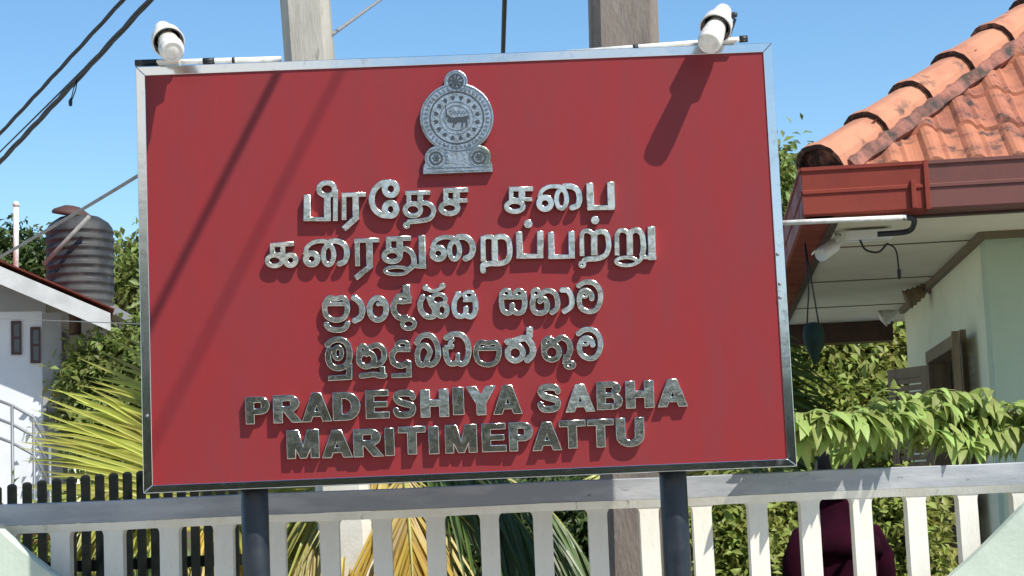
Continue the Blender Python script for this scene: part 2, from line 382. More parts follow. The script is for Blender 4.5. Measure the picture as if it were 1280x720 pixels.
TA = [
 (A, S1, [('L',88,(141,290),(141,630)), ('L',50,(97,605),(445,605)), ('L',85,(402,310),(402,630)), ('E',394,218,101,83,66), ('L',60,(505,230),(505,628))]),
 (A, S1, [('L',56,(585,292),(895,288)), ('L',58,(617,270),(617,615)), ('L',80,(765,290),(768,605)), ('L',75,(790,570),(612,732))]),
 (A, S1, [('E',1218,215,78,82,76), ('E',1215,478,75,82,80), ('S',76,(1215,132),(1110,140),(1015,220),(972,340),(1000,460),(1090,545),(1215,562))]),
 (B_, S1, [('L',52,(272,265),(592,265)), ('L',58,(318,250),(318,410)), ('L',70,(465,250),(465,430)), ('E',370,482,100,78,64), ('S',62,(440,402),(540,395),(620,445),(636,520),(580,598),(440,628),(300,638)), ('E',288,682,28,28,34)]),
 (B_, S1, [('L',60,(758,236),(1080,226)), ('L',62,(793,206),(793,390)), ('L',85,(930,206),(930,400)), ('L',50,(765,367),(1070,365)), ('E',840,460,107,72,68)]),
 (C_, S1, [('L',60,(165,218),(475,214)), ('L',58,(194,190),(194,370)), ('L',85,(332,190),(332,370)), ('L',48,(180,352),(465,350)), ('E',242,440,107,66,64)]),
 (C_, S1, [('E',630,402,78,75,74), ('S',56,(556,330),(590,240),(680,188),(800,185),(870,212)), ('E',842,345,65,122,62), ('S',75,(860,182),(960,182),(1045,232),(1072,330),(1050,425),(965,462))]),
 (D_, S1, [('L',90,(482,140),(500,490)), ('L',60,(455,460),(812,452)), ('L',95,(752,125),(765,486))]),
 (E_, S1, [('L',56,(178,220),(487,200)), ('L',64,(210,205),(210,350)), ('L',64,(345,205),(345,420)), ('L',45,(190,338),(350,332)), ('E',238,417,95,70,60), ('E',445,413,68,66,68)]),
 (E_, S1, [('E',715,395,75,72,76), ('S',56,(632,340),(660,240),(740,182),(850,166),(945,192)), ('E',932,345,68,125,64), ('S',72,(940,176),(1040,166),(1138,220),(1170,320),(1140,425),(1062,462))]),
 (F_, S1, [('L',54,(130,214),(450,206)), ('L',60,(168,190),(175,540)), ('L',82,(322,190),(332,565)), ('L',72,(350,535),(148,694))]),
 (F_, S1, [('L',60,(540,190),(860,182)), ('L',66,(574,165),(572,330)), ('L',82,(715,170),(715,390)), ('E',618,408,103,72,68), ('S',68,(700,335),(790,318),(868,368),(900,450),(885,535),(800,600)), ('E',672,598,148,48,44), ('L',52,(870,535),(1055,548)), ('L',86,(1000,145),(1006,572))]),
 (G_, S1, [('E',183,375,75,72,76), ('S',58,(102,310),(150,212),(250,168),(340,172),(410,196)), ('E',392,335,65,115,64), ('S',78,(420,170),(520,164),(602,222),(628,310),(600,405),(522,446))]),
 (G_, S1, [('L',64,(755,155),(762,478)), ('S',60,(758,200),(790,166),(850,164),(905,186)), ('L',80,(905,165),(910,490)), ('S',70,(905,180),(990,158),(1068,186),(1098,260),(1098,400),(1055,478),(960,508),(860,506),(790,522)), ('S',70,(810,510),(755,532),(762,615))]),
 (H_, S1, [('L',84,(292,200),(308,545)), ('L',60,(262,517),(613,513)), ('L',86,(568,190),(571,542)), ('D',412,98,56)]),
 (H_, S1, [('L',80,(705,205),(715,548)), ('L',56,(672,524),(1015,520)), ('L',82,(970,195),(975,546))]),
 (I_, S1, [('L',58,(124,165),(130,462)), ('S',58,(125,200),(150,146),(215,142),(275,185)), ('L',80,(285,150),(285,452)), ('S',68,(285,172),(370,146),(440,172),(466,250),(470,350),(430,448),(330,494),(210,500),(150,522)), ('E',132,570,30,30,40), ('D',297,0,54)]),
 (I_, S1, [('L',60,(575,180),(580,452)), ('S',58,(575,190),(610,138),(670,136),(735,175)), ('L',80,(740,150),(745,452)), ('S',70,(740,160),(820,128),(888,165),(914,260),(915,380),(900,455)), ('E',700,530,136,52,46), ('S',50,(905,430),(880,510),(815,556)), ('L',50,(895,472),(1085,484)), ('L',98,(1018,82),(1032,512))]),
 (J_, S1, [('S',66,(245,222),(170,208),(122,262),(112,360),(150,455),(258,494),(360,462),(402,370),(394,262),(342,204),(250,222)), ('L',52,(120,288),(400,286)), ('S',70,(128,536),(170,598),(262,622),(360,604),(415,526))]),
 (J_, S1, [('S',76,(475,196),(560,262),(594,360),(570,455),(485,506))]),
 (J_, S1, [('E',795,350,108,142,72), ('S',56,(792,290),(842,278),(885,305))]),
 (K_, S1, [('L',92,(234,62),(240,200)), ('E',190,235,85,45,60), ('L',60,(110,275),(300,268)), ('S',76,(128,235),(75,310),(78,400),(140,478),(250,486)), ('E',265,562,80,62,56)]),
 (K_, S1, [('S',70,(450,200),(412,300),(430,400),(500,468),(585,462),(600,380)), ('S',66,(520,215),(555,310),(600,372)), ('E',692,385,66,80,66), ('E',650,248,88,66,54), ('S',46,(490,112),(570,140),(640,122),(705,88)), ('D',482,96,40), ('D',698,74,40)]),
 (K_, S1, [('S',66,(905,182),(858,270),(850,380),(895,462),(985,450),(1005,345)), ('S',70,(985,450),(1070,470),(1122,400),(1122,280),(1095,200)), ('E',1040,192,62,42,48), ('D',905,185,44), ('L',44,(965,262),(1110,262))]),
 ((615,345), S2, [('E',152,182,44,36,42), ('E',288,182,44,36,42), ('L',44,(100,226),(350,226)), ('S',56,(108,170),(102,290),(122,368),(172,394),(212,366),(218,296)), ('S',56,(338,170),(350,290),(328,372),(270,394),(222,366))]),
 ((615,345), S2, [('E',470,180,38,38,42), ('S',58,(446,210),(432,320),(470,388),(550,386),(588,340),(578,268),(540,240),(505,275)), ('S',54,(505,200),(590,154),(668,182),(700,260),(690,345),(630,394))]),
 ((615,345), S2, [('S',58,(735,148),(812,158),(850,240),(840,325),(760,384))]),
 ((615,345), S2, [('S',54,(1064,250),(1058,192),(1000,152),(950,172),(930,260),(952,338),(1030,378),(1110,354),(1154,260),(1148,146),(1080,72),(985,66),(915,108)), ('E',985,200,30,26,30)]),
 (M_, S1, [('S',76,(90,170),(150,114),(256,94),(346,150),(380,260),(368,370),(300,446),(210,462),(132,418),(102,320),(118,222)), ('E',230,268,50,76,56), ('L',56,(110,225),(190,225)), ('L',76,(375,400),(374,602)), ('L',66,(105,594),(410,576))]),
 (M_, S1, [('S',62,(500,215),(550,172),(602,222),(598,300)), ('E',600,352,100,92,70), ('S',60,(508,200),(490,300)), ('S',70,(640,194),(740,168),(816,230),(820,345),(750,415),(690,430)), ('S',70,(520,562),(600,556),(690,542),(770,562),(842,560)), ('L',66,(802,440),(806,592))]),
 (M_, S1, [('E',1060,168,72,44,54), ('L',58,(975,226),(1160,226)), ('S',76,(985,206),(925,300),(952,395),(1040,432),(1140,392)), ('L',66,(1140,372),(1146,572)), ('L',60,(920,562),(1172,550))]),
 (N_, S1, [('S',72,(105,200),(160,114),(256,88),(346,150),(388,280),(378,395),(310,468),(238,458)), ('S',68,(205,476),(142,455),(122,330),(162,236),(230,226),(284,300),(250,395),(235,455))]),
 (N_, S1, [('S',72,(480,130),(570,78),(680,88),(758,170),(780,300),(748,425),(682,462),(630,428)), ('S',70,(482,250),(490,360),(532,448),(598,458),(632,428)), ('L',56,(470,246),(580,240)), ('S',52,(580,140),(540,190),(575,240)), ('L',58,(640,320),(640,430))]),
 (N_, S1, [('S',64,(1022,196),(935,180),(884,240),(876,340),(920,436),(1030,472),(1128,436),(1168,350),(1168,250),(1118,184),(1022,196)), ('L',50,(885,266),(1165,264))]),
 ((620,405), S3, [('E',212,320,84,84,64), ('L',52,(108,206),(206,198)), ('S',56,(108,192),(180,186),(246,240)), ('S',72,(200,186),(320,156),(396,232),(404,330),(335,408)), ('L',74,(370,32),(370,150))]),
 ((620,405), S3, [('E',615,310,84,84,60), ('S',56,(528,280),(530,195),(580,156),(645,196)), ('S',62,(640,196),(720,146),(798,192),(820,280),(786,372)), ('L',56,(772,335),(760,440)), ('E',815,450,48,32,42)]),
 ((620,405), S3, [('S',58,(1072,240),(1058,186),(1000,152),(944,182),(922,270),(952,342),(1035,382),(1112,352),(1154,250),(1138,134),(1070,68),(980,62),(902,112)), ('E',985,205,36,26,32)]),
]
for o, s, pr in TA: glyph(o[0], o[1], s, pr)

# Latin capitals: unit outlines (width 1, cap height 1) drawn as overlapping polygons
def arcband(cx, cy, rx, ry, wx, wy, a0, a1, n=12):
    out = []
    A_ = [R(a0+(a1-a0)*i/n) for i in range(n+1)]
    o = [(cx+rx*math.cos(t), cy+ry*math.sin(t)) for t in A_]; i_ = [(cx+(rx-wx)*math.cos(t), cy+(ry-wy)*math.sin(t)) for t in A_]
    for k in range(n): out.append([i_[k], o[k], o[k+1], i_[k+1]])
    return out
def rect(a, c, d, e): return [(a, c), (d, c), (d, e), (a, e)]
LAT = {
 'I': [rect(0,0,1,1)],
 'P': [rect(0,0,.36,1), rect(.2,.78,.62,1), rect(.2,.34,.62,.56)] + arcband(.62,.67,.38,.33,.36,.22,-90,90),
 'R': [rect(0,0,.33,1), rect(.2,.78,.58,1), rect(.2,.38,.58,.59), [(.36,.40),(.66,0),(1.03,0),(.70,.42)]] + arcband(.58,.69,.36,.31,.33,.21,-90,90),
 'A': [[(0,0),(.31,0),(.655,1),(.345,1)], [(1,0),(.69,0),(.345,1),(.655,1)], rect(.22,.17,.78,.36)],
 'D': [rect(0,0,.34,1), rect(.2,.77,.5,1), rect(.2,0,.5,.23)] + arcband(.5,.5,.5,.5,.34,.27,-90,90),
 'E': [rect(0,0,.37,1), rect(.2,.78,.98,1), rect(.2,.395,.92,.60), rect(.2,0,1,.23)],
 'H': [rect(0,0,.34,1), rect(.66,0,1,1), rect(.2,.38,.8,.63)],
 'Y': [rect(.34,0,.66,.46), [(0,1),(.34,1),(.66,.42),(.34,.38)], [(1,1),(.66,1),(.34,.42),(.66,.38)]],
 'B': [rect(0,0,.34,1), rect(.2,.79,.58,1), rect(.2,.42,.6,.6), rect(.2,0,.6,.22)] + arcband(.58,.755,.36,.245,.31,.2,-90,90) + arcband(.62,.30,.38,.30,.33,.21,-90,90),
 'M': [rect(0,0,.27,1), rect(.73,0,1,1), [(0,1),(.37,1),(.60,0),(.40,0)], [(1,1),(.63,1),(.40,0),(.60,0)]],
 'T': [rect(0,.77,1,1), rect(.33,0,.67,.9)],
 'U': [rect(0,.36,.33,1), rect(.67,.36,1,1)] + arcband(.5,.38,.5,.40,.33,.24,180,360, 16),
 'S': [],
}
sp = [Vector(p) for p in ((.87,.70),(.78,.84),(.50,.885),(.22,.84),(.165,.70),(.30,.575),(.55,.50),(.80,.42),(.845,.27),(.74,.145),(.48,.11),(.22,.15),(.12,.32))]
LAT['S'] = stroke([tuple(p) for p in catmull(sp, 5)], .235)
WORDS = [('P',307.5,338,529.8,495.8),('R',342,377,528.6,493.6),('A',377.5,415,527,490.6),('D',416.5,451,525.5,490),('E',457.5,487,523,487.5),('S',491,521.5,522.5,487),
 ('H',526,561.5,521.5,486.5),('I',566.5,580.5,518.5,484),('Y',583,621,519,482.5),('A',617,653.5,517.6,481),('S',671.7,702.5,515.7,479.5),('A',707,744,515,480),('B',746.5,779,512,476.8),('H',782.6,818,510,475.7),('A',822.4,860,508.4,473.5),
 ('M',359,399.7,573,537.2),('A',402.5,441,572,537),('R',442.3,479,571,536),('I',481.7,493.6,569.6,534.8),('T',498.6,532.8,568,533),('I',536.5,549.2,567.5,532.8),('M',557,597,566,530.6),('E',602.9,633.5,564.6,529),('P',636.8,667,563.7,527.6),('A',665.7,702.7,563,527),('T',699.8,732.8,560.4,525.2),('T',735,768,559,523.8),('U',770.7,806,558,522)]
for ch, x0, x1, yb_, yt_ in WORDS:
    sk = (x1-x0)*.0385          # baseline rises to the right with the board
    polys = []
    for poly in LAT[ch]:
        q = []
        for a, c in poly:
            px = x0+(x1-x0)*a - c*1.3; py = yb_ + sk*.5 - sk*a + (yt_-yb_)*c
            W = at(px, py, LY); q.append((W.x, W.z))
        ar = sum(q[i][0]*q[(i+1) % len(q)][1]-q[(i+1) % len(q)][0]*q[i][1] for i in range(len(q)))
        polys.append(q if ar > 0 else q[::-1])
    parts.append(tilt(solid_from_polys(polys, 'letter', M_STEEL, sign, LY, .001)))

# ---- emblem
SE = 514/100.; EO = (520, 80)
def ept(a, c, Y): W = at(EO[0]+a/SE, EO[1]+c/SE, Y); return (W.x, W.z)
def eshape(polys, name, m, parent, y0, y1, bev=.0015):
    P = []
    for poly in polys:
        q = [ept(a, c, y0) for a, c in poly]
        ar = sum(q[i][0]*q[(i+1) % len(q)][1]-q[(i+1) % len(q)][0]*q[i][1] for i in range(len(q)))
        P.append(q if ar > 0 else q[::-1])
    o = solid_from_polys(P, name, m, parent, y0, y1, bev); parts.append(o); return o
def ell(cx, cy, rx, ry, n=64): return [(cx+rx*math.cos(2*math.pi*k/n), cy+ry*math.sin(2*math.pi*k/n)) for k in range(n)]
def ring(cx, cy, rx, ry, w, n=72):
    out = []
    for k in range(n):
        t0, t1 = 2*math.pi*k/n, 2*math.pi*(k+1)/n
        out.append([(cx+(rx-w/2)*math.cos(t0), cy+(ry-w/2)*math.sin(t0)), (cx+(rx+w/2)*math.cos(t0), cy+(ry+w/2)*math.sin(t0)), (cx+(rx+w/2)*math.cos(t1), cy+(ry+w/2)*math.sin(t1)), (cx+(rx-w/2)*math.cos(t1), cy+(ry-w/2)*math.sin(t1))])
    return out
CX, CY = 262, 345
emb = eshape([ell(CX, CY, 236, 224), ell(256, 112, 76, 74, 32), ell(130, 602, 74, 74, 32), ell(405, 596, 76, 74, 32),
              [(45, 706), (492, 690), (488, 640), (440, 560), (330, 510), (190, 515), (95, 575), (48, 655)]], 'emblem', M_EMB, sign, -.028, .001, .003)
eshape(ring(CX, CY, 224, 212, 6) + ring(256, 112, 66, 64, 5, 32) + ring(130, 604, 62, 60, 5, 32) + ring(405, 597, 62, 60, 5, 32), 'border_line', M_EMBM, emb, -.0305, -.0275, .0004)
eshape(ring(CX, CY, 172, 166, 9), 'border_line', M_EMBD, emb, -.0305, -.0275, .0004)
eshape(ring(CX, CY, 108, 104, 3.5) + ring(CX, CY, 82, 80, 5), 'border_line', M_EMBM, emb, -.0305, -.0275, .0004)
pet = []                      # lotus petals between the rings
for k in range(16):
    t = 2*math.pi*(k+.5)/16; c, s = math.cos(t), math.sin(t)
    pet.append([(CX+(134+a)*c-e*s, CY+(130+a)*s+e*c) for a, e in ((-17, 0), (-6, 11), (8, 15), (18, 4), (10, -2), (14, -13), (-4, -10))])
eshape(pet, 'lotus_petals', M_EMBD, emb, -.0302, -.0275, .0004)
bead = []
for k in range(44):
    t = 2*math.pi*k/44; c, s = math.cos(t), math.sin(t)
    bead.append([(CX+(198+a)*c-e*s, CY+(189+a)*s+e*c) for a, e in ((-13, -3), (10, -9), (13, 0), (2, 7), (-8, 9))])
eshape(bead, 'rice_sheaf_ring', M_EMBM, emb, -.0302, -.0275, .0004)
wh = ring(256, 110, 46, 46, 10, 24) + [ell(256, 110, 14, 14, 12)]
for k in range(8):
    t = math.pi*k/4+.2; c, s = math.cos(t), math.sin(t)
    wh += [[(256+a*c-e*s, 110+a*s+e*c) for a, e in ((12, -4), (44, -10), (44, 10), (12, 4))]]
eshape(wh, 'wheel', M_EMBD, emb, -.0305, -.0275, .0004)
for cx, cy in ((128, 604), (405, 598)):
    f = ring(cx, cy, 40, 38, 12, 24)
    for k in range(6):
        t = math.pi*k/3; f += [ell(cx+17*math.cos(t), cy+17*math.sin(t), 8, 7, 8)]
    eshape(f + [ell(cx, cy, 8, 8, 10)], 'sun_and_moon', M_EMBD, emb, -.0305, -.0275, .0004)
lion = [[(232,352),(252,340),(300,338),(326,330),(332,352),(328,372),(300,372),(260,374),(238,372)],          # body
        [(206,348),(222,338),(240,344),(246,362),(232,374),(212,372),(202,360)],                                # head
        [(236,366),(248,368),(246,404),(232,405),(234,398),(238,396)], [(252,366),(264,368),(262,384),(250,385)],
        [(292,368),(306,368),(302,402),(288,403),(292,396)], [(314,360),(330,358),(331,400),(318,402),(320,394)],
        [(326,332),(334,326),(338,352),(332,350)], [(214,344),(196,330),(192,290),(197,290),(202,326),(220,338)], # tail, sword arm
        [(192,346),(188,262),(194,258),(197,344)]]
eshape(lion, 'lion', M_EMBD, emb, -.031, -.0275, .0004)
eshape([[(222+i*20, 318-(i % 2)*7), (238+i*20, 306-(i % 3)*4), (243+i*20, 312), (228+i*20, 324)] for i in range(5)] +
       [[(212+i*26, 300+(i % 2)*6), (230+i*26, 296), (232+i*26, 302), (214+i*26, 307)] for i in range(4)], 'mane_and_leaves', M_EMBM, emb, -.0302, -.0275, .0004)
eshape([[(176+i*2, 520+i*22), (196+i*2, 516+i*22), (200+i*2, 530+i*22), (180+i*2, 534+i*22)] for i in range(6)] +
       [[(330+i*6, 522+i*22), (350+i*6, 518+i*22), (352+i*6, 530+i*22), (334+i*6, 534+i*22)] for i in range(6)] +
       [[(70, 668), (470, 652), (470, 658), (70, 675)], [(110, 690), (440, 676), (440, 681), (110, 695)]], 'base_marks', M_EMBM, emb, -.0302, -.0275, .0004)
under(sign, *parts)

# ------------------------------------------------------------------ lamps and conduit on top of the sign
def spot(name, back, front, Yb, Yf, label):
    P0, P1 = at(*back, Yb), at(*front, Yf); ax = (P1-P0).normalized(); Lg = (P1-P0).length
    r = empty(name, P0, label=label, cat='lamp', group='spot lamps clipped on top of the sign')
    b = MB(); b.lathe([(.018, -.01), (.032, .0), (.038, .03), (.040, .06), (.048, .085), (.058, .11), (.061, .15), (.063, .165), (.058, .166), (.054, .145), (.049, .11), (.03, .08)], P0, ax, 36)
    o1 = b.build('lamp_holder', [M_WHITE], r)
    b = MB(); b.lathe([(.052, .1635), (.0568, .1645), (.0568, .150), (.049, .112), (.03, .081)], P0, ax, 36, cap=False); o2 = b.build('holder_lining', M_DKPL, r)
    b = MB(); b.lathe([(.028, .085), (.034, .12), (.040, .16), (.043, .20), (.0475, Lg-.045), (.0475, Lg-.035), (.0455, Lg-.033), (.0455, Lg-.026), (.047, Lg-.024), (.045, Lg-.010), (.040, Lg-.002), (.034, Lg), (.030, Lg-.004), (.020, Lg+.001), (.001, Lg+.003)], P0, ax, 36); o3 = b.build('bulb', M_BULB, r)
    q = P0+ax*.04; b = MB(); b.tube([q+Vector((0, .0, -.02)), q+Vector((.012, .012, -.06)), Vector((q.x+.012, q.y+.015, zt+T+.004))], .014, 12)
    b.boxb((q.x-.03, q.y-.012, zt+T+.003), (q.x+.055, q.y+.04, zt+T+.018), .004); o4 = b.build('bracket', M_WHITE, r)
    # knuckle screw
    b = MB(); b.lathe([(.008, 0), (.011, .004), (.011, .02), (.006, .024)], q+Vector((.038, .0, .0)), (1, -.2, 0), 12); o5 = b.build('wing_nut', M_DKPL, r)
    b = MB()
    b.tube([q+Vector((.02, .04, .02)), q+Vector((.06, .05, -.005)), Vector((q.x+.03, .045, zt+T+.03))], .006, 8); o6 = b.build('wire', M_DKPL, r)
    under(r, o1, o2, o3, o4, o5, o6)
spot('spot_lamp', (203, 36), (216, 65), .0, -.22, 'white hooded spot lamp at the left top corner of the red sign')
spot('spot_lamp', (904, 14), (886, 55), .0, -.22, 'white hooded spot lamp at the right top corner of the red sign')
def conduit(a, c, Ya, label, dark):
    P, Q = at(*a, Ya), at(*c, Ya)
    r = empty('conduit_pipe', P, label=label, cat='pipe', group='conduits along the sign top')
    b = MB(); b.tube([P, P.lerp(Q, .5), Q], .0105, 12); o = b.build('pipe', M_WHITE, r); obs = [o]
    for t0, t1, rr in dark:
        b = MB(); b.tube([P.lerp(Q, t0), P.lerp(Q, t1)], rr, 12); obs.append(b.build('coupling', M_DKPL, r))
    under(r, *obs)
conduit((170, 79), (352, 73.5), .045, 'white conduit pipe with black end at the left top of the sign', [(-.005, .20, .0135), (.46, .54, .0125), (.66, .68, .0115)])
conduit((708, 66), (932, 48.5), .045, 'tilted white conduit pipe with black end at the right top of the sign', [(.965, 1.01, .0135), (.87, .9, .012), (.37, .4, .0115)])

# ------------------------------------------------------------------ picket fence, wall, gate
FY = .75
def rail_z(): return
fence = empty('picket_fence', (0, FY+.05, .12), label='cream concrete picket fence with grey painted top rail behind the sign', cat='fence')
obs = []
zr1 = EYE+.106; zr0 = EYE+.016
b = MB(); sec = [(FY, zr0), (FY, zr1-.004), (FY+.004, zr1), (FY+.106, zr1), (FY+.11, zr1-.004), (FY+.11, zr0)]
xs = np.linspace(-6, 7.5, 46)
b.loft([[(x, y + .0015*math.sin(x*7), z + .0018*math.sin(x*5.1)) for y, z in sec] for x in xs]); obs.append(b.build('top_rail', M_RAIL, fence))
b = MB(); sec = [(FY-.002, zr0-.001), (FY+.112, zr0-.001), (FY+.100, zr0-.034), (FY+.012, zr0-.034)]
b.loft([[(x, y, z + .0018*math.sin(x*5.1)) for y, z in sec] for x in xs]); obs.append(b.build('rail_lip', M_PICK, fence))
x_ref = at(882, 690, FY+.015).x; pitch_x = (at(1150, 690, FY+.015).x - at(211, 690, FY+.015).x)/14
pk = None; zp = zr0-.033
hw = .0395
outl = [(-hw, .45), (hw, .45), (hw, zp-.028)] + [(hw+.014*(1-math.cos(t)), zp-.028+.028*math.sin(t)) for t in np.linspace(.2, math.pi/2, 6)]
outl = outl + [(-x, z) for x, z in outl[2:][::-1]]
for k in range(-22, 24):
    X = x_ref + k*pitch_x
    if X < -5.8 or X > 7.3: continue
    if pk is None:
        b = MB(); b.prism(outl, (0, FY+.015, 0), (1, 0, 0), (0, 0, 1), (0, .078, 0)); pk = b.build('picket', M_PICK, fence, bevel=.008); c = pk
        obs.append(pk); under(fence, pk); obs.pop()
    else: c = pk.copy(); COL.objects.link(c); c.parent = fence
    c.location = (X, 0, 0); c.rotation_euler = (0, R(random.uniform(-.25, .25)), 0)
b = MB(); b.boxb((-6, FY-.03, .1), (7.5, FY+.14, .46), .01); obs.append(b.build('base', M_GREENW, fence))
for X in (-6.1, 7.5):
    b = MB(); b.boxb((X-.02, FY-.08, .1), (X+.2, FY+.2, 1.75), .012); b.boxb((X-.05, FY-.11, 1.75), (X+.23, FY+.23, 1.82), .01); obs.append(b.build('end_pillar', M_GREENW, fence))
under(fence, *obs)

# scalloped low wall in front of the fence: dips under the sign, rises at both sides
WY = .60
L0, L1 = at(0, 661, WY), at(72, 720, WY); R0, R1 = at(1280, 633, WY), at(1190, 720, WY)
top = []
rad = .85
def swoop(xa, za, xb, zb_):      # concave curve through outer a and inner b down to a level bottom
    return [(xa+(xb-xa)*t, za+(zb_-za)*(t*1.12-.12*t*t)) for t in np.linspace(0, 1, 8)]
left = [(-6.3, 1.62), (L0.x-1.2, 1.62), (L0.x-.55, 1.60), (L0.x-.22, 1.52)] + swoop(L0.x, L0.z, L1.x, L1.z) + [(L1.x+.22, L1.z-.13), (L1.x+.5, L1.z-.23), (L1.x+.8, L1.z-.27)]
right = [(7.7, 1.62), (R0.x+1.2, 1.66), (R0.x+.55, 1.66), (R0.x+.22, 1.58)] + swoop(R0.x, R0.z, R1.x, R1.z) + [(R1.x-.2, R1.z-.14), (R1.x-.45, R1.z-.22), (R1.x-.75, R1.z-.26)]
prof = left + right[::-1]
b = MB()
for (xa, za), (xb, zb2) in zip(prof, prof[1:]):
    pass
rings = [[(x, WY, .1), (x, WY+.09, .1), (x, WY+.09, z-.012), (x, WY+.078, z), (x, WY+.012, z), (x, WY, z-.012)] for x, z in prof]
b.loft(rings)
w = b.build('boundary_wall', M_GREENW); tag(w, 'pale green plastered wall with scooped top in front of the white pickets', 'wall'); moved(w, (0, WY+.045, .12))

GY = 1.35
gate = empty('metal_gate', (at(150, 600, GY).x, GY, 0), label='black vertical bar gate with arched top behind the left pickets', cat='gate')
obs = []; bar = None
px = -62.
k = 0
while px < 296:
    py = np.interp(px, [-62, 11, 107, 174, 296], [617, 605.5, 593.5, 588.5, 584])
    P = at(px, py, GY)
    b = MB(); hb = .0195
    b.loft([[(P.x-hb, GY-.012, z), (P.x+hb, GY-.012, z), (P.x+hb, GY+.012, z), (P.x-hb, GY+.012, z)] for z in (.12, P.z-.012)] +
           [[(P.x-hb*f, GY-.012*f, P.z-.012+.012*g) for f in (f_,)] + [(P.x+hb*f_, GY-.012*f_, P.z-.012+.012*g), (P.x+hb*f_, GY+.012*f_, P.z-.012+.012*g), (P.x-hb*f_, GY+.012*f_, P.z-.012+.012*g)] for f_, g in ((.8, .6), (.35, 1.))])
    obs.append(b.build('bar', M_BLACK, gate)); px += np.interp(px, [-62, 0, 174, 300], [19.5, 19, 16.8, 16]); k += 1
x0, x1 = at(-70, 640, GY).x, at(300, 640, GY).x
for z in (.22, 1.30):
    b = MB(); b.box((x0, GY+.013, z), (x1, GY+.045, z+.05)); obs.append(b.build('gate_rail', M_BLACK, gate))
under(gate, *obs)

# ------------------------------------------------------------------ concrete poles
def pole(topL, topR, botL, botR, Y, dep, hi_py, m, label, wash=None):
    """edges given at two heights; tapers on up beyond the frame and down to the ground"""
    def edge(a, c, z):
        A_, C2 = at(*a, Y), at(*c, Y); t = (z-A_.z)/(C2.z-A_.z); return A_.x+(C2.x-A_.x)*t
    r = empty('utility_pole', ((edge(topL, botL, 0)+edge(topR, botR, 0))/2, Y+dep/2, 0), label=label, cat='pole')
    obs = []
    def sec(z, g=0):
        x0, x1 = edge(topL, botL, z), edge(topR, botR, z); d = dep*(x1-x0)/.27; e = .045
        x0 -= g; x1 += g; y0, y1 = Y-g, Y+d+g
        return [(x0+e,y0,z),(x1-e,y0,z),(x1,y0+e,z),(x1,y1-e,z),(x1-e,y1,z),(x0+e,y1,z),(x0,y1-e,z),(x0,y0+e,z)]
    b = MB(); b.loft([sec(z) for z in np.linspace(0, 6.6, 24)]); obs.append(b.build('shaft', m, r))
    if wash:
        b = MB(); b.loft([sec(z, .003) for z in np.linspace(.02, wash, 8)]); obs.append(b.build('whitewash_band', M_WWASH, r))
    b = MB(); zc = 6.2; c = (edge(topL, botL, zc)+edge(topR, botR, zc))/2
    b.box((c-.55, Y-.05, zc), (c+.55, Y-.005, zc+.09)); obs.append(b.build('crossarm', M_METALG, r))
    under(r, *obs); return r
pole((349, 0), (410, 0), (400, 700), (466, 700), 2.6, .23, 0, M_CONC, 'pale concrete utility pole with whitewashed foot behind the left half of the sign', 1.95)
pole((739, 0), (823, 0), (757, 700), (852, 700), 1.9, .26, 0, M_CONC2, 'thick brown weathered concrete pole behind the right half of the sign')

# ------------------------------------------------------------------ wires
def cable(name, pts, r, m, label, cat='cable', group=None, twist=0, sag=0., n=24):
    P = [Vector(p) for p in pts]; out = []
    for a, c in zip(P, P[1:]):
        for k in range(n): t = k/n; out.append(a.lerp(c, t) - Vector((0, 0, sag*4*t*(1-t))))
    out.append(P[-1])
    b = MB()
    if twist:
        for ph in (0, 2*math.pi/3, 4*math.pi/3):
            q = []
            for i, p in enumerate(out):
                th = ph + i*twist; q.append(p + Vector((math.cos(th)*r*.6, 0, math.sin(th)*r*.6)))
            b.tube(q, r*.62, 6)
    else: b.tube(out, r, 8)
    o = b.build(name, m); tag(o, label, cat, group); return moved(o, out[0])
cable('overhead_cable', [at(-160, 335, 22), at(330, -195, 8)], .021, M_CABLE, 'outer black overhead cable crossing the sky at top left', group='overhead cables at top left', twist=.5, n=90, sag=.05)
CB = [at(-160, 366, 21.5), at(330, -158, 7.5)]
cable('overhead_cable', CB, .027, M_CABLE, 'thick twisted black overhead cable, middle of the three at top left', group='overhead cables at top left', twist=.5, n=90, sag=.07)
cable('overhead_cable', [at(-160, 345, 20), at(330, -140, 8)], .009, M_CABLE, 'thin overhead wire just below the thick twisted cable at top left', group='overhead cables at top left', sag=.03)
def px_of(P_):
    d = P_-CAM; return 640+FPX*d.dot(rt)/d.dot(fw)
tc_ = min(np.linspace(0, 1, 400), key=lambda t: abs(px_of(CB[0].lerp(CB[1], t))-97))
b = MB(); P = CB[0].lerp(CB[1], tc_) - Vector((0, 0, .07*4*tc_*(1-tc_))); b.tube([P, P+Vector((-.02, 0, -.12)), P+Vector((-.06, 0, -.22))], .007, 6); b.tube([P, P+Vector((-.04, 0, -.1)), P+Vector((-.075, 0, -.24))], .006, 6)
b.lathe([(.004, 0), (.022, -.03), (.018, -.08), (.004, -.09)], P+Vector((-.075, 0, -.2)), (0, 0, 1), 8)
moved(tag(b.build('cable_clip', M_CABLE), 'small clip dangling from the twisted cable at top left', 'clip'), P)
cable('service_cable', [at(400, 78, 2.65), at(180, 215, 4.5), at(-30, 338, 9.)], .012, M_GCABLE, 'grey service cable running from the left sign edge down to the white house', sag=.01)
cable('thin_wire', [at(300, 398, 9), at(176, 405, 12), at(-30, 397, 17)], .005, M_GCABLE, 'thin wire stretched below the eave of the white house')
cable('service_cable', [at(414, 44, 2.7), at(478, -2, 8), at(640, -118, 22)], .011, M_GCABLE, 'grey cable rising rightwards from the pale pole', sag=.0)
PX = at(617, 30, 13).x
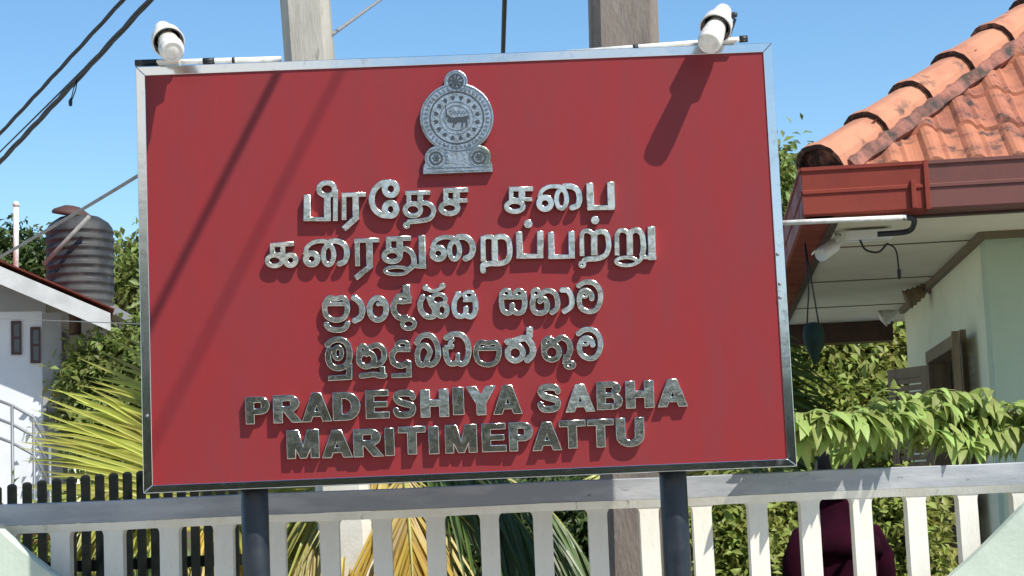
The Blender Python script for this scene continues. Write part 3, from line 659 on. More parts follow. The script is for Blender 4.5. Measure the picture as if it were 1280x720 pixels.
cable('service_wire', [(PX-.02, 30, 5.17), (PX, 6, 5.10), (PX+.02, -6, 5.12), (PX+.02, -20, 5.3)], .018, M_CABLE, 'thin wire hanging down the sky above the middle of the sign', sag=.0)
cable('high_cable', [(1.9, 5.5, 7.6), (1.9, -25, 7.7)], .010, M_CABLE, 'high cable strung over the street that casts a faint slanting stripe on the red sign', sag=.02)

# ------------------------------------------------------------------ vegetation
def leaf_mesh(name, P, Nn, T_, L, Wd, m, parent=None, fold=.25, tip=.5):
    """leaves: base point, normal, direction, length, width: a folded six-point blade each"""
    n = len(P); T_ = T_/np.linalg.norm(T_, axis=1, keepdims=True)
    Sd = np.cross(T_, Nn); Sd /= np.linalg.norm(Sd, axis=1, keepdims=True)+1e-9; Nn = np.cross(Sd, T_)
    L = L[:, None]; Wd = Wd[:, None]
    a = P; mid = P + T_*L*.5; end = P + T_*L - Nn*L*.12
    l = P + T_*L*(1-tip) + Sd*Wd*.5 + Nn*Wd*fold; r = P + T_*L*(1-tip) - Sd*Wd*.5 + Nn*Wd*fold
    V = np.stack([a, r, end, l, mid], 1).reshape(-1, 3)
    i = np.arange(n)*5
    F = np.stack([np.stack([i, i+1, i+4], 1), np.stack([i+1, i+2, i+4], 1), np.stack([i+2, i+3, i+4], 1), np.stack([i+3, i, i+4], 1)], 1).reshape(-1, 3)
    me = bpy.data.meshes.new(name); me.vertices.add(len(V)); me.vertices.foreach_set('co', V.ravel().astype(np.float32))
    me.loops.add(F.size); me.loops.foreach_set('vertex_index', F.ravel().astype(np.int32))
    me.polygons.add(len(F)); me.polygons.foreach_set('loop_start', np.arange(0, F.size, 3, dtype=np.int32)); me.polygons.foreach_set('loop_total', np.full(len(F), 3, np.int32))
    me.materials.append(m); me.update(); me.validate()
    o = bpy.data.objects.new(name, me); COL.objects.link(o)
    if parent: o.parent = parent
    return o
def crown_leaves(blobs, n, size, name, m, parent, droop=.5, clump=14):
    vol = np.array([bb[3]*bb[4]*bb[5] for bb in blobs])**.67; vol /= vol.sum()
    nc = n//clump; which = rng.choice(len(blobs), nc, p=vol); Bb = np.array(blobs)[which]
    d = rng.normal(size=(nc, 3)); d /= np.linalg.norm(d, axis=1, keepdims=True)
    rad = rng.uniform(.45, 1.08, nc)**.6
    c = Bb[:, :3] + d*Bb[:, 3:6]*rad[:, None]
    csz = size*rng.uniform(1.0, 2.1, nc)
    P = np.repeat(c, clump, 0) + rng.normal(size=(nc*clump, 3))*np.repeat(csz, clump)[:, None]*.75
    out = np.repeat(d, clump, 0)
    T_ = out*.6 + rng.normal(size=P.shape)*.7 + np.array([0, 0, -droop])
    Nn = rng.normal(size=P.shape)*.55 + np.array([0, -.25, .9]) + out*.3
    L = size*rng.uniform(.7, 1.3, len(P)); return leaf_mesh(name, P, Nn, T_, L, L*rng.uniform(.4, .55, len(P)), m, parent)
def tree(name, base, h, blobs, n, size, m, label, cat='tree', group=None, tr=.12, droop=.5):
    """blobs relative to base"""
    r = empty(name, base, label=label, cat=cat, group=group)
    b = MB()
    cz = min(bb[2] for bb in blobs); mx = np.mean([bb[0] for bb in blobs]); my = np.mean([bb[1] for bb in blobs])
    fork = Vector((mx*.3, my*.3, max(.25, cz*.7)))
    b.tube([(0, 0, -.05), fork*.5+Vector((tr*.3, 0, 0)), fork], [tr*1.25, tr, tr*.8], 10)
    for bb in blobs:
        e = Vector(bb[:3]) + Vector((0, 0, bb[5]*.3)); mid = fork.lerp(e, .5) + Vector((random.uniform(-.1, .1), random.uniform(-.1, .1), .1))
        b.tube([fork, mid, e], [tr*.6, tr*.38, tr*.12], 7)
    b.build('trunk', M_BARK, r)
    crown_leaves(blobs, n, size, 'crown', m, r, droop)
    return r
def blobs_px(base, lst):
    """(px, py, Y, radius_px_x, radius_px_y) -> blobs relative to base"""
    out = []
    for px, py, Y, rx, ry in lst:
        p = at(px, py, Y); s = (Y-CAM.y)/FPX
        out.append((p.x-base[0], p.y-base[1], p.z-base[2], rx*s, rx*s*.9, ry*s))
    return out
def ptree(name, px, Y, lst, n, size, m, label, **k):
    bs = at(px, 640, Y); base = (bs.x, Y, 0)
    return tree(name, base, 0, blobs_px(base, [(a, c, Y+dy, rx, ry) for a, c, dy, rx, ry in lst]), n, size, m, label, **k)

GT = 'trees and bushes behind the fence'
# far left trees round the tank
ptree('broadleaf_tree', 150, 27, [(168, 385, 0, 42, 52), (150, 440, 1, 60, 45), (190, 350, 1, 45, 45), (110, 470, 1, 50, 45), (215, 420, 0, 70, 70), (150, 520, 0, 70, 60)], 30000, .20, M_LEAFT, 'leafy tree standing right of the black water tank', tr=.2)
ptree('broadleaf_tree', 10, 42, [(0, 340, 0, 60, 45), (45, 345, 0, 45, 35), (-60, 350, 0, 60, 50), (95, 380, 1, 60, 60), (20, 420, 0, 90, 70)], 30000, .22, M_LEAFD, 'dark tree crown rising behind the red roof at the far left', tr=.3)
ptree('broadleaf_tree', 990, 26, [(968, 262, 0, 30, 50), (985, 225, 1, 16, 26), (940, 320, 0, 60, 60), (985, 262, 0, 16, 30)], 8000, .22, M_LEAFT, 'slender distant tree top between the sign and the red gutter', tr=.15)
ptree('broadleaf_tree', 150, 20.5, [(142, 462, 0, 34, 34), (172, 475, 0, 36, 46), (120, 500, 0, 34, 40), (165, 540, 0, 50, 60), (205, 450, 0, 36, 50)], 24000, .15, M_LEAFT, 'bushy tree filling the gap between the white house column and the sign', tr=.12)
# bush and trees filling the middle distance
ptree('bush', 1060, 10.5, [(1040, 470, 0, 70, 60), (1110, 460, 0, 60, 55), (1090, 530, -.4, 80, 60), (1010, 540, -.6, 60, 70), (1075, 430, .5, 60, 35), (1140, 500, 0, 50, 60), (1050, 620, -.5, 120, 70), (1000, 440, 0, 45, 50)], 36000, .125, M_LEAFB, 'dense sunlit bush behind the house eave, right of the sign', cat='bush', tr=.08)
ptree('bush', 900, 2.9, [(880, 660, 0, 60, 45), (950, 660, 0, 50, 40), (910, 690, -.1, 60, 50), (960, 710, -.2, 60, 45), (860, 710, 0, 60, 55), (1000, 670, .1, 50, 45), (1040, 690, .1, 50, 40)], 13000, .062, M_LEAFB, 'low bright bush seen between the pickets below the right sign post', cat='bush', tr=.04)
ptree('bush', 1110, 2.5, [(1115, 660, 0, 30, 40), (1140, 650, .1, 28, 40), (1100, 710, 0, 45, 45), (1140, 700, 0, 30, 45)], 6500, .058, M_LEAFB, 'yellow green bush between the pickets right of the person in maroon', cat='bush', tr=.03)
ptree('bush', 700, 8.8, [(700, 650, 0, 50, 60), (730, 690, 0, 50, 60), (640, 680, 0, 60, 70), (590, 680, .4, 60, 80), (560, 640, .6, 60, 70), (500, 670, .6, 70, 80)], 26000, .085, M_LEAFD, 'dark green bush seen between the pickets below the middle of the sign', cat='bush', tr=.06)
ptree('bush', 240, 9.5, [(230, 650, 0, 70, 50), (300, 660, 0, 60, 50), (160, 660, 0, 70, 50), (90, 668, 0, 60, 40), (380, 650, 0, 70, 60), (250, 710, 0, 120, 50), (60, 700, 0, 80, 40)], 22000, .09, M_LEAFB, 'light green bush growing behind the black gate bars', cat='bush', tr=.06)
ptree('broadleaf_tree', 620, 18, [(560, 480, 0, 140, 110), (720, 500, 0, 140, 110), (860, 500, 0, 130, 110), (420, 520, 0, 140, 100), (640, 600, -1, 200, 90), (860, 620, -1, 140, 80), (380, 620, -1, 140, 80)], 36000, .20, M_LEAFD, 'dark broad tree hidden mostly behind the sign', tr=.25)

# coconut palms
def frond(name, base, dirv, length, rise, droop, nl, ll, wid, m, parent, hang=.35, rm=M_RACH, spread=1.15):
    base = Vector(base); d = Vector(dirv).normalized(); pts = []
    for k in range(17):
        t = k/16; pts.append(base + d*length*t*(1-.12*t*t) + Vector((0, 0, rise*length*t - droop*length*t*t)))
    b = MB(); b.tube(pts, [.016*(1-.85*k/16)+.002 for k in range(17)], 7); rc = b.build(name, rm, parent)
    P, N_n, T_, L, W = [], [], [], [], []
    for i in range(nl):
        t = .12 + .86*i/(nl-1); k = min(int(t*16), 15); f = t*16-k
        p = pts[k].lerp(pts[k+1], f); tg = (pts[k+1]-pts[k]).normalized()
        sd = tg.cross(Vector((0, 0, 1))).normalized(); upv = sd.cross(tg)
        for s in (-1, 1):
            sp_ = spread*(1-.55*t)
            v = tg*math.cos(sp_) + sd*s*math.sin(sp_) + upv*random.uniform(.05, .3) - Vector((0, 0, hang*random.uniform(.6, 1.3)))
            P.append(p); T_.append(v + Vector((random.uniform(-.06, .06), random.uniform(-.06, .06), random.uniform(-.06, .06))))
            N_n.append(upv + sd*s*.5 + Vector((random.uniform(-.2, .2), random.uniform(-.2, .2), 0)))
            L.append(ll*(.55+.9*math.sin(math.pi*min(1, t*.85+.12)))*random.uniform(.85, 1.1)); W.append(wid*random.uniform(.8, 1.2))
    P, N_n, T_, L, W = map(np.array, (P, N_n, T_, L, W))
    # two-segment blades so the tips bend
    n = len(P); T_ = T_/np.linalg.norm(T_, axis=1, keepdims=True); Sd = np.cross(T_, N_n); Sd /= np.linalg.norm(Sd, axis=1, keepdims=True); Nn = np.cross(Sd, T_)
    L = L[:, None]; W = W[:, None]; dn = np.array([0, 0, -1.])
    bend = (.09+.44*hang)*rng.uniform(.5, 1.6, n)[:, None]; segs = []
    for t, wf in ((0, .5), (.3, 1.), (.68, .75), (1., .06)):
        c = P + T_*L*t + dn*L*t*t*bend
        segs.append((c + Sd*W*wf*.5 + Nn*W*.3*wf, c, c - Sd*W*wf*.5 + Nn*W*.3*wf))
    V = np.stack([q for s_ in segs for q in s_], 1).reshape(-1, 3); F = []
    i = np.arange(n)*12
    for s_ in range(3):
        for a_ in (0, 1):
            o = s_*3+a_; F.append(np.stack([i+o, i+o+1, i+o+4, i+o+3], 1))
    F = np.concatenate(F)
    me = bpy.data.meshes.new('leaflets'); me.from_pydata(V.tolist(), [], F.tolist()); me.materials.append(m)
    lo = bpy.data.objects.new('leaflets', me); COL.objects.link(lo); lo.parent = rc
    return rc, lo
def palm(base, h, fl, label, tr=.09):
    r = empty('coconut_palm', base, label=label, cat='palm')
    b = MB(); b.tube([(0, 0, -.05), (.02, 0, h*.4), (0, 0, h)], [tr*1.3, tr, tr*.85], 14); b.build('trunk', M_BARK, r)
    for dirv, length, rise, droop, m, kw in fl:
        frond('frond', (0, 0, h), dirv, length, rise, droop, kw.pop('nl', 44), kw.pop('ll', .5), kw.pop('wid', .03), m, r, **kw)
    return r
pb = at(238, 640, 3.2)
palm((pb.x, 3.2, 0), 1.45, [
    ((.12, .55, 0), .72, 1.42, .12, M_PALM, dict(nl=54, ll=.74, wid=.032, hang=.08, spread=1.45)),
    ((-.25, .6, 0), .62, 1.15, .2, M_PALM, dict(nl=44, ll=.62, wid=.030, hang=.12, spread=1.38)),
    ((-1, -.3, 0), .72, .98, .74, M_PALM, dict(nl=44, ll=.30, wid=.030, hang=.7)),
    ((-.7, .5, 0), .8, .35, .3, M_PALMB, dict(nl=16, ll=.42, hang=.2)),
    ((-.95, -.35, 0), 1.02, .42, .30, M_PALMB, dict(nl=14, ll=.30, hang=.25)),
    ((-1, .1, 0), .85, .25, .35, M_PALM, dict(nl=36, ll=.45, hang=.5)),
    ((.5, .7, 0), 1.0, .8, .6, M_PALM, dict(nl=36)),
    ((1, -.2, 0), 1.0, .25, .6, M_PALM, dict(nl=38, hang=.6)),
    ((.7, -.5, 0), .85, .2, .8, M_PALMY, dict(nl=34, ll=.42, hang=.8)),
    ((-.4, -.8, 0), .8, .2, .8, M_PALMG, dict(nl=30, ll=.4, hang=.8)),
    ], 'yellow green young coconut palm fanning out left of the sign')
pb = at(505, 640, 3.0)
palm((pb.x, 3.0, 0), 1.72, [
    ((.05, -.5, 0), .75, .1, 1.0, M_PALMY, dict(nl=34, ll=.50, hang=1.0)),
    ((-.5, -.3, 0), .8, .15, .95, M_PALMY, dict(nl=34, ll=.5, hang=1.0)),
    ((.6, -.2, 0), .9, .3, .9, M_PALMG, dict(nl=36, ll=.5, hang=.9)),
    ((1, .1, 0), 1.1, .3, .75, M_PALMG, dict(nl=38, ll=.5, hang=.8)),
    ((-1, .1, 0), 1.0, .3, .8, M_PALM, dict(nl=38, ll=.5, hang=.7)),
    ((.1, 1, 0), 1.1, .6, .6, M_PALMG, dict(nl=38)),
    ((-.6, .8, 0), 1.1, .6, .6, M_PALM, dict(nl=38)),
    ], 'coconut palm with hanging yellow fronds behind the pickets under the sign', tr=.05)
pb = at(966, 640, 5.6)
palm((pb.x, 5.6, 0), 1.55, [
    ((.10, .6, 0), .95, 1.35, .12, M_PALMG, dict(nl=44, ll=.44, wid=.035, hang=.75, spread=1.35)),
    ((-.6, .6, 0), 1.2, .75, .30, M_PALM, dict(nl=40, ll=.6)),
    ((-1, .1, 0), 1.1, .6, .4, M_PALM, dict(nl=36)),
    ((-.4, -.8, 0), 1.0, .3, .6, M_PALMG, dict(nl=36)),
    ], 'coconut palm with dark rib fronds just right of the sign', tr=.05)

# drooping light green branch over the rail
def blade_mesh(name, P, Nn, T_, L, W, m, parent):
    # curved pointed leaf: five cross sections folded along the midrib, drooping towards the tip
    n = len(P); T_ = T_/np.linalg.norm(T_, axis=1, keepdims=True); Sd = np.cross(T_, Nn); Sd /= np.linalg.norm(Sd, axis=1, keepdims=True); Nn = np.cross(Sd, T_)
    L = L[:, None]; W = W[:, None]; bend = rng.uniform(.05, .32, n)[:, None]; fo = rng.uniform(.05, .22, n)[:, None]
    S_ = []
    for t, wf in ((0, .10), (.18, .72), (.42, 1.), (.7, .72), (.9, .28), (1., .03)):
        c = P + T_*L*t + np.array([0, 0, -1.])*L*t*t*bend + Nn*L*.10*math.sin(math.pi*t)
        S_.append((c + Sd*W*wf*.5 + Nn*W*wf*fo, c, c - Sd*W*wf*.5 + Nn*W*wf*fo))
    V = np.stack([q for s_ in S_ for q in s_], 1).reshape(-1, 3); i = np.arange(n)*18; F = []
    for k in range(5):
        for a_ in (0, 1): o = k*3+a_; F.append(np.stack([i+o, i+o+1, i+o+4, i+o+3], 1))
    F = np.concatenate(F); me = bpy.data.meshes.new(name); me.from_pydata(V.tolist(), [], F.tolist()); me.materials.append(m)
    me.polygons.foreach_set('use_smooth', [True]*len(F))
    o = bpy.data.objects.new(name, me); COL.objects.link(o); o.parent = parent; return o
def leafy_branch():
    base = at(1330, 640, 1.25); r = empty('leafy_shrub', (base.x, 1.25, 0), label='pale green shrub with drooping leaves hanging over the grey rail at right', cat='shrub')
    b = MB(); P, N_n, T_, L = [], [], [], []
    stems = [[(1330, 640, 1.25), (1330, 545, 1.2), (1240, 530, 1.18), (1180, 527, 1.02), (1120, 526, .82), (1065, 526, .72), (1005, 532, .70)],
             [(1330, 640, 1.25), (1330, 540, 1.25), (1262, 516, 1.15), (1205, 496, 1.05), (1165, 503, 1.0)],
             [(1330, 600, 1.25), (1320, 545, 1.2), (1270, 538, 1.1), (1215, 545, 1.0)],
             [(1330, 600, 1.25), (1310, 540, 1.25), (1180, 540, 1.1), (1060, 545, .98), (995, 548, .95)],
             [(1330, 580, 1.25), (1340, 540, 1.15), (1310, 530, 1.1), (1258, 536, 1.05)],
             [(1330, 600, 1.25), (1300, 532, 1.2), (1180, 520, 1.05), (1115, 518, .80), (1030, 524, .68)]]
    for st in stems:
        pts = [at(*q) for q in st]; c = [Vector(p) for p in catmull([p for p in pts], 8)]
        b.tube(c, [.010*(1-.75*i/len(c)) for i in range(len(c))], 7)
        n = len(c); i = int(n*.34)
        while i < n:
            p = c[i]; tg = (c[min(i+1, n-1)]-c[max(i-1, 0)]).normalized()
            # a compound leaf: short rachis leaving the stem, with paired leaflets that hang
            d = (tg*.9 + Vector((random.uniform(-.6, .6), random.uniform(-.7, .6), random.uniform(-.15, .4)))).normalized()
            ln = random.uniform(.12, .22); rq = [p + d*ln*t + Vector((0, 0, .02*math.sin(t*2)-.05*t*t)) for t in (0, .25, .5, .75, 1)]
            b.tube(rq, [.003, .0026, .0022, .002, .0015], 5)
            for t in np.linspace(.15, 1, 6):
                q = rq[0].lerp(rq[-1], t) + Vector((0, 0, .012))
                sd = d.cross(Vector((0, 0, 1))).normalized()
                for s in (-1, 1):
                    P.append(q); v = sd*s*random.uniform(.25, .8) + d*random.uniform(.1, .6) + Vector((random.uniform(-.25, .25), random.uniform(-.25, .15), random.uniform(-.9, -.05)))
                    T_.append(v); N_n.append(sd*s*.6 + Vector((random.uniform(-.3, .3), -.35, .6))); L.append(random.uniform(.06, .145))
            i += 1 if st[-1][2] < .75 else 2
    b.build('stem', M_STEM, r)
    P, N_n, T_, L = map(np.array, (P, N_n, T_, L))
    P = np.array([list(p) for p in P]); T_ = np.array([list(p) for p in T_]); N_n = np.array([list(p) for p in N_n])
    lo = blade_mesh('leaves', P, N_n, T_, L, L*.40, M_LEAFP, r)
    under(r, *r.children)
leafy_branch()

# ------------------------------------------------------------------ person
def person():
    Y = 1.75; p = at(1043, 640, Y); X = p.x
    r = empty('person', (X, Y, 0), rz=R(200), label='person in maroon clothes with a shawl standing behind the pickets at right', cat='person')
    me = bpy.data.meshes.new('body')
    J = [(0,0,.90),(0,.0,1.08),(0,.01,1.25),(0,.005,1.37),(0,-.005,1.44),(0,-.015,1.50),
         (-.09,0,.86),(-.10,-.01,.48),(-.10,.02,.09),(-.10,-.10,.04), (.09,0,.86),(.10,-.01,.48),(.10,.02,.09),(.10,-.10,.04),
         (-.145,.01,1.30),(-.215,.02,1.07),(-.20,-.10,.86),(-.19,-.15,.79), (.145,.01,1.30),(.215,.02,1.07),(.20,-.10,.86),(.19,-.15,.79)]
    rad = [.14,.125,.14,.10,.052,.05,.085,.058,.042,.04,.085,.058,.042,.04,.045,.04,.032,.03,.045,.04,.032,.03]
    Ed = [(0,1),(1,2),(2,3),(3,4),(4,5),(0,6),(6,7),(7,8),(8,9),(0,10),(10,11),(11,12),(12,13),(3,14),(14,15),(15,16),(16,17),(3,18),(18,19),(19,20),(20,21)]
    me.from_pydata(J, Ed, []); o = bpy.data.objects.new('body', me); COL.objects.link(o)
    sm = o.modifiers.new('skin', 'SKIN')
    for i, q in enumerate(rad): me.skin_vertices[0].data[i].radius = (q, q*.8)
    me.skin_vertices[0].data[0].use_root = True
    o.modifiers.new('sub', 'SUBSURF').levels = 2; o.modifiers['sub'].render_levels = 2
    dg = bpy.context.evaluated_depsgraph_get(); m2 = bpy.data.meshes.new_from_object(o.evaluated_get(dg)); bpy.data.objects.remove(o)
    # head joined onto the same body mesh
    b = MB(); b.v = [tuple(v.co) for v in m2.vertices]; b.f = [tuple(f.vertices) for f in m2.polygons]; b.m = [0]*len(b.f); b.sm = [True]*len(b.f)
    rings = []
    for th in np.linspace(0, math.pi, 17):
        z = math.cos(th); rr = math.sin(th); ring_ = []
        for ph in np.linspace(0, 2*math.pi, 24, endpoint=False):
            x, y = rr*math.cos(ph), rr*math.sin(ph)
            w = 1-.28*max(0, -z)**1.2
            px_, py_, pz = x*.075*w, y*.093*w - .012*max(0, -z), z*.115
            fr = max(0, -y)
            if fr > .6 and abs(x) < .25: py_ -= .018*math.exp(-((pz+.012)/.02)**2)*(1-abs(x)/.25)   # nose
            if fr > .5: py_ += .007*math.exp(-((pz-.012)/.014)**2)*math.exp(-((abs(x)-.38)/.2)**2)    # eye sockets
            if fr > .6: py_ -= .005*math.exp(-((pz+.058)/.012)**2)*math.exp(-(x/.35)**2)              # lips
            ring_.append((px_, py_-.015, pz+1.585))
        rings.append(ring_)
    b.loft(rings, True, True)
    for s in (-1, 1): b.lathe([(.012, -.006), (.022, 0), (.018, .008), (.004, .01)], (s*.074, -.005, 1.58), (s, .3, 0), 12)
    b.build('body', M_SKIN, r)
    # hands: palm and five fingers
    for s in (-1, 1):
        b = MB(); c = Vector((s*.19, -.155, .78))
        b.loft([[c+Vector((a*.5, e, -h)) for a, e in ((-.03, -.028*w), (.03, -.028*w), (.03, .028*w), (-.03, .028*w))] for h, w in ((0, .9), (.04, 1.3), (.085, 1.35))], True, True)
        for k, ln in enumerate((.068, .078, .073, .058)):
            q = c + Vector((0, -.030+.02*k, -.083)); b.tube([q, q+Vector((-s*.006, 0, -ln*.5)), q+Vector((-s*.022, 0, -ln))], [.009, .0085, .006], 8)
        q = c + Vector((-s*.004, -.036, -.03)); b.tube([q, q+Vector((-s*.008, -.02, -.03)), q+Vector((-s*.014, -.024, -.06))], [.011, .010, .007], 8)
        b.build('hand', M_SKIN, r)
    def shell(rows, name, m, n=28):
        b = MB(); rings = []
        for z, rx, ry, cy in rows: rings.append([(rx*math.cos(t)*(1+.03*math.sin(7*t+z*9)+.015*math.sin(13*t-z*5)), cy+ry*math.sin(t)*(1+.03*math.sin(7*t+z*9)), z) for t in np.linspace(0, 2*math.pi, n, endpoint=False)])
        b.loft(rings, True, True); return b.build(name, m, r)
    shell([(.10,.24,.22,0),(.5,.23,.20,0),(.88,.21,.17,0),(1.05,.185,.145,0),(1.2,.205,.155,0),(1.27,.205,.145,.005),(1.315,.17,.12,.005),(1.36,.12,.095,0),(1.41,.075,.075,-.005)], 'dress', M_MAROON)
    for s in (-1, 1):
        b = MB(); b.tube([(s*.12,.008,1.352),(s*.168,.01,1.315),(s*.215,.015,1.2),(s*.232,.01,1.06),(s*.225,-.05,.95),(s*.21,-.10,.87)], [.03,.066,.076,.068,.058,.055], 14); b.build('sleeve', M_MAROON, r)
    shell([(1.22,.235,.165,.005),(1.29,.222,.15,.005),(1.345,.17,.125,0),(1.40,.108,.10,-.005),(1.46,.080,.090,-.01),(1.54,.076,.092,-.01),(1.575,.078,.10,.0)], 'shawl', M_MAROON)
    b = MB(); rings = []
    for th in np.linspace(0, math.pi*.66, 11):
        rings.append([((.084*math.sin(th)+.001)*math.cos(p_), (.103*math.sin(th)+.001)*math.sin(p_)+.006+(.03*max(0, th-1.1) if math.sin(p_) > -.2 else .07*max(0, th-.8)), 1.593+.122*math.cos(th)) for p_ in np.linspace(0, 2*math.pi, 24, endpoint=False)])
    b.loft(rings, True, True); b.lathe([(.001, -.04), (.03, -.03), (.042, 0), (.03, .03), (.001, .042)], (0, .105, 1.60), (0, 1, .2), 16); b.build('hair', M_HAIR, r)
person()

# ------------------------------------------------------------------ right house
G0 = at(1005, 271, 2.4)
dv = ray(876, 626); v = Vector((dv.x, dv.y, 0)).normalized(); u = Vector((v.y, -v.x, 0)); zz = Vector((0, 0, 1))
ZS = G0.z
def HP(a, d, z): return Vector((G0.x, G0.y, 0)) + u*a + v*d + zz*z
house = empty('tiled_house', HP(1.0, 1.0, 0), label='green walled house with terracotta hip roof and red gutter at right', cat='house')
hobs = []
def hbox(mb, a0, a1, d0, d1, z0, z1): mb.obox(HP(a0, d0, z0), u*(a1-a0), v*(d1-d0), zz*(z1-z0))
pc = atz(1231, 293, ZS); q = pc-HP(0, 0, ZS); WA, WD = q.dot(u), q.dot(v)         # wall corner
pe = atz(1137, 387, ZS); WD2 = (pe-HP(0, 0, ZS)).dot(v)
pb_ = atz(1000, 408, ZS); SD = (pb_-HP(0, 0, ZS)).dot(v)
HL, HD = 7.5, SD+.15            # length along the front, depth to the rear eave
print('house', WA, WD, WD2, SD, ZS)
GH, GWD = .255, .15
# gutters: an open box section with a rolled lip and a mid rib
def gut_sec(o, ax_out, ax_up):
    pts = [(GWD, 0), (.012, 0), (0, .012), (0, GH*.44), (-.008, GH*.46), (-.008, GH*.52), (0, GH*.54), (-.004, GH*.9), (-.014, GH*.93), (-.014, GH), (.012, GH), (.012, .03), (GWD, .03)]
    return [o - ax_out*a + ax_up*c for a, c in pts]
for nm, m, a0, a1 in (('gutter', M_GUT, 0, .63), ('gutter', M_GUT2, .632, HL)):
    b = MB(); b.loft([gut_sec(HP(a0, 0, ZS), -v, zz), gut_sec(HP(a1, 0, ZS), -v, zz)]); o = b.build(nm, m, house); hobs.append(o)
    if m is M_GUT2: o['label'] = 'duller brown length of gutter'
b = MB(); b.loft([gut_sec(HP(0, .016, ZS), -u, zz), gut_sec(HP(0, HD, ZS), -u, zz)]); hobs.append(b.build('gutter', M_GUT, house))
b = MB(); hbox(b, .55, .575, -.024, .0, ZS+.01, ZS+GH*.62); hbox(b, .62, .645, -.018, .0, ZS+.0, ZS+GH+.003); hobs.append(b.build('gutter_bracket', M_GUT, house, bevel=.003))
# soffit, with seams
b = MB(); hbox(b, GWD, HL, GWD, HD, ZS+.012, ZS+.03); hobs.append(b.build('soffit', M_SOFF, house))
b = MB()
for d in np.arange(GWD+1.2, HD-.4, 1.75): hbox(b, GWD, HL, d, d+.018, ZS+.006, ZS+.0125)
hobs.append(b.build('soffit_beading', M_SEAM, house))
b = MB(); hbox(b, GWD, GWD+.04, GWD, HD, ZS-.012, ZS+.012); hbox(b, GWD+.04, HL, GWD, GWD+.06, ZS-.012, ZS+.012); hbox(b, GWD+.04, WA, HD-.22, HD, ZS-.16, ZS+.012); hobs.append(b.build('fascia_batten', M_DKWOOD, house))
b = MB(); hbox(b, WA-.04, WA-.001, WD, WD2, ZS-.03, ZS+.011); hbox(b, WA-.04, HL, WD-.04, WD-.001, ZS-.03, ZS+.011); hobs.append(b.build('cornice_batten', M_SEAM, house))
# walls with a doorway in the side wall
TH = .2
pd0 = (atz(1228, 404, ZS)-CAM)
def wall_d(px, py):          # where the view ray meets the side wall plane
    dr = ray(px, py); n = u; t = (HP(WA, 0, EYE)-CAM).dot(n)/dr.dot(n); P_ = CAM+dr*t; return (P_-HP(0, 0, 0)).dot(v), P_.z
d0, zt0 = wall_d(1207, 416); d1, zt1 = wall_d(1163, 441); DZ = (zt0+zt1)/2
print('door', d0, d1, zt0, zt1)
b = MB(); hbox(b, WA, WA+TH, WD+.001, d0, .0, ZS+.02); hbox(b, WA, WA+TH, d1, WD2, 0, ZS+.02); hbox(b, WA, WA+TH, d0, d1, DZ, ZS+.02); hbox(b, WA, WA+TH, d0, d1, 0, .3); hobs.append(b.build('wall', M_WALLC, house))
b = MB(); hbox(b, WA-.002, HL-.9, WD, WD+TH, 0, ZS+.02); hobs.append(b.build('wall', M_WALLG, house))
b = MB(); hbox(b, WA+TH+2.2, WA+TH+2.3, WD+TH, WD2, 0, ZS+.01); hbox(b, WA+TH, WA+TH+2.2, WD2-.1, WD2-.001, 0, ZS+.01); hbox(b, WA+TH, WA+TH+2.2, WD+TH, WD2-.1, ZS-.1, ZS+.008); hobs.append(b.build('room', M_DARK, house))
fr = MB()
for dd in (d0, d1-.07): hbox(fr, WA-.03, WA+.12, dd, dd+.07, .3, DZ)
hbox(fr, WA-.035, WA+.12, d0-.01, d1+.01, DZ-.07, DZ+.012); f_ = fr.build('door_frame', M_WOOD, house); hobs.append(f_)
def leaf(o, dirv, w, z0, z1):          # a shutter leaf with frame and louvre panel
    n = Vector((dirv.y, -dirv.x, 0))*.04; b = MB(); t = .075
    for a0, a1, c0, c1 in ((0, t, z0, z1), (w-t, w, z0, z1), (t, w-t, z0, z0+t), (t, w-t, z1-t, z1), (t, w-t, (z0+z1)/2-.05, (z0+z1)/2+.05)):
        b.obox(o+dirv*a0+zz*c0, dirv*(a1-a0), n, zz*(c1-c0))
    x = b.build('door_leaf', M_WOOD, house); b = MB()
    z = z0+t+.01
    while z < z1-t: 
        b.obox(o+dirv*t+n*.2+zz*z, dirv*(w-2*t), n*.5, zz*.038)
        z += .05
    y = b.build('louvres', M_WOOD, house); hobs.extend([x, y]); y.parent = x
leaf(HP(WA-.03, d1-.02, 0), (-u*.55+v*.75).normalized(), .42, .34, DZ-.08)
leaf(HP(WA-.05, d0+.02, 0), (-u*.12-v).normalized(), .46, .34, DZ-.03)
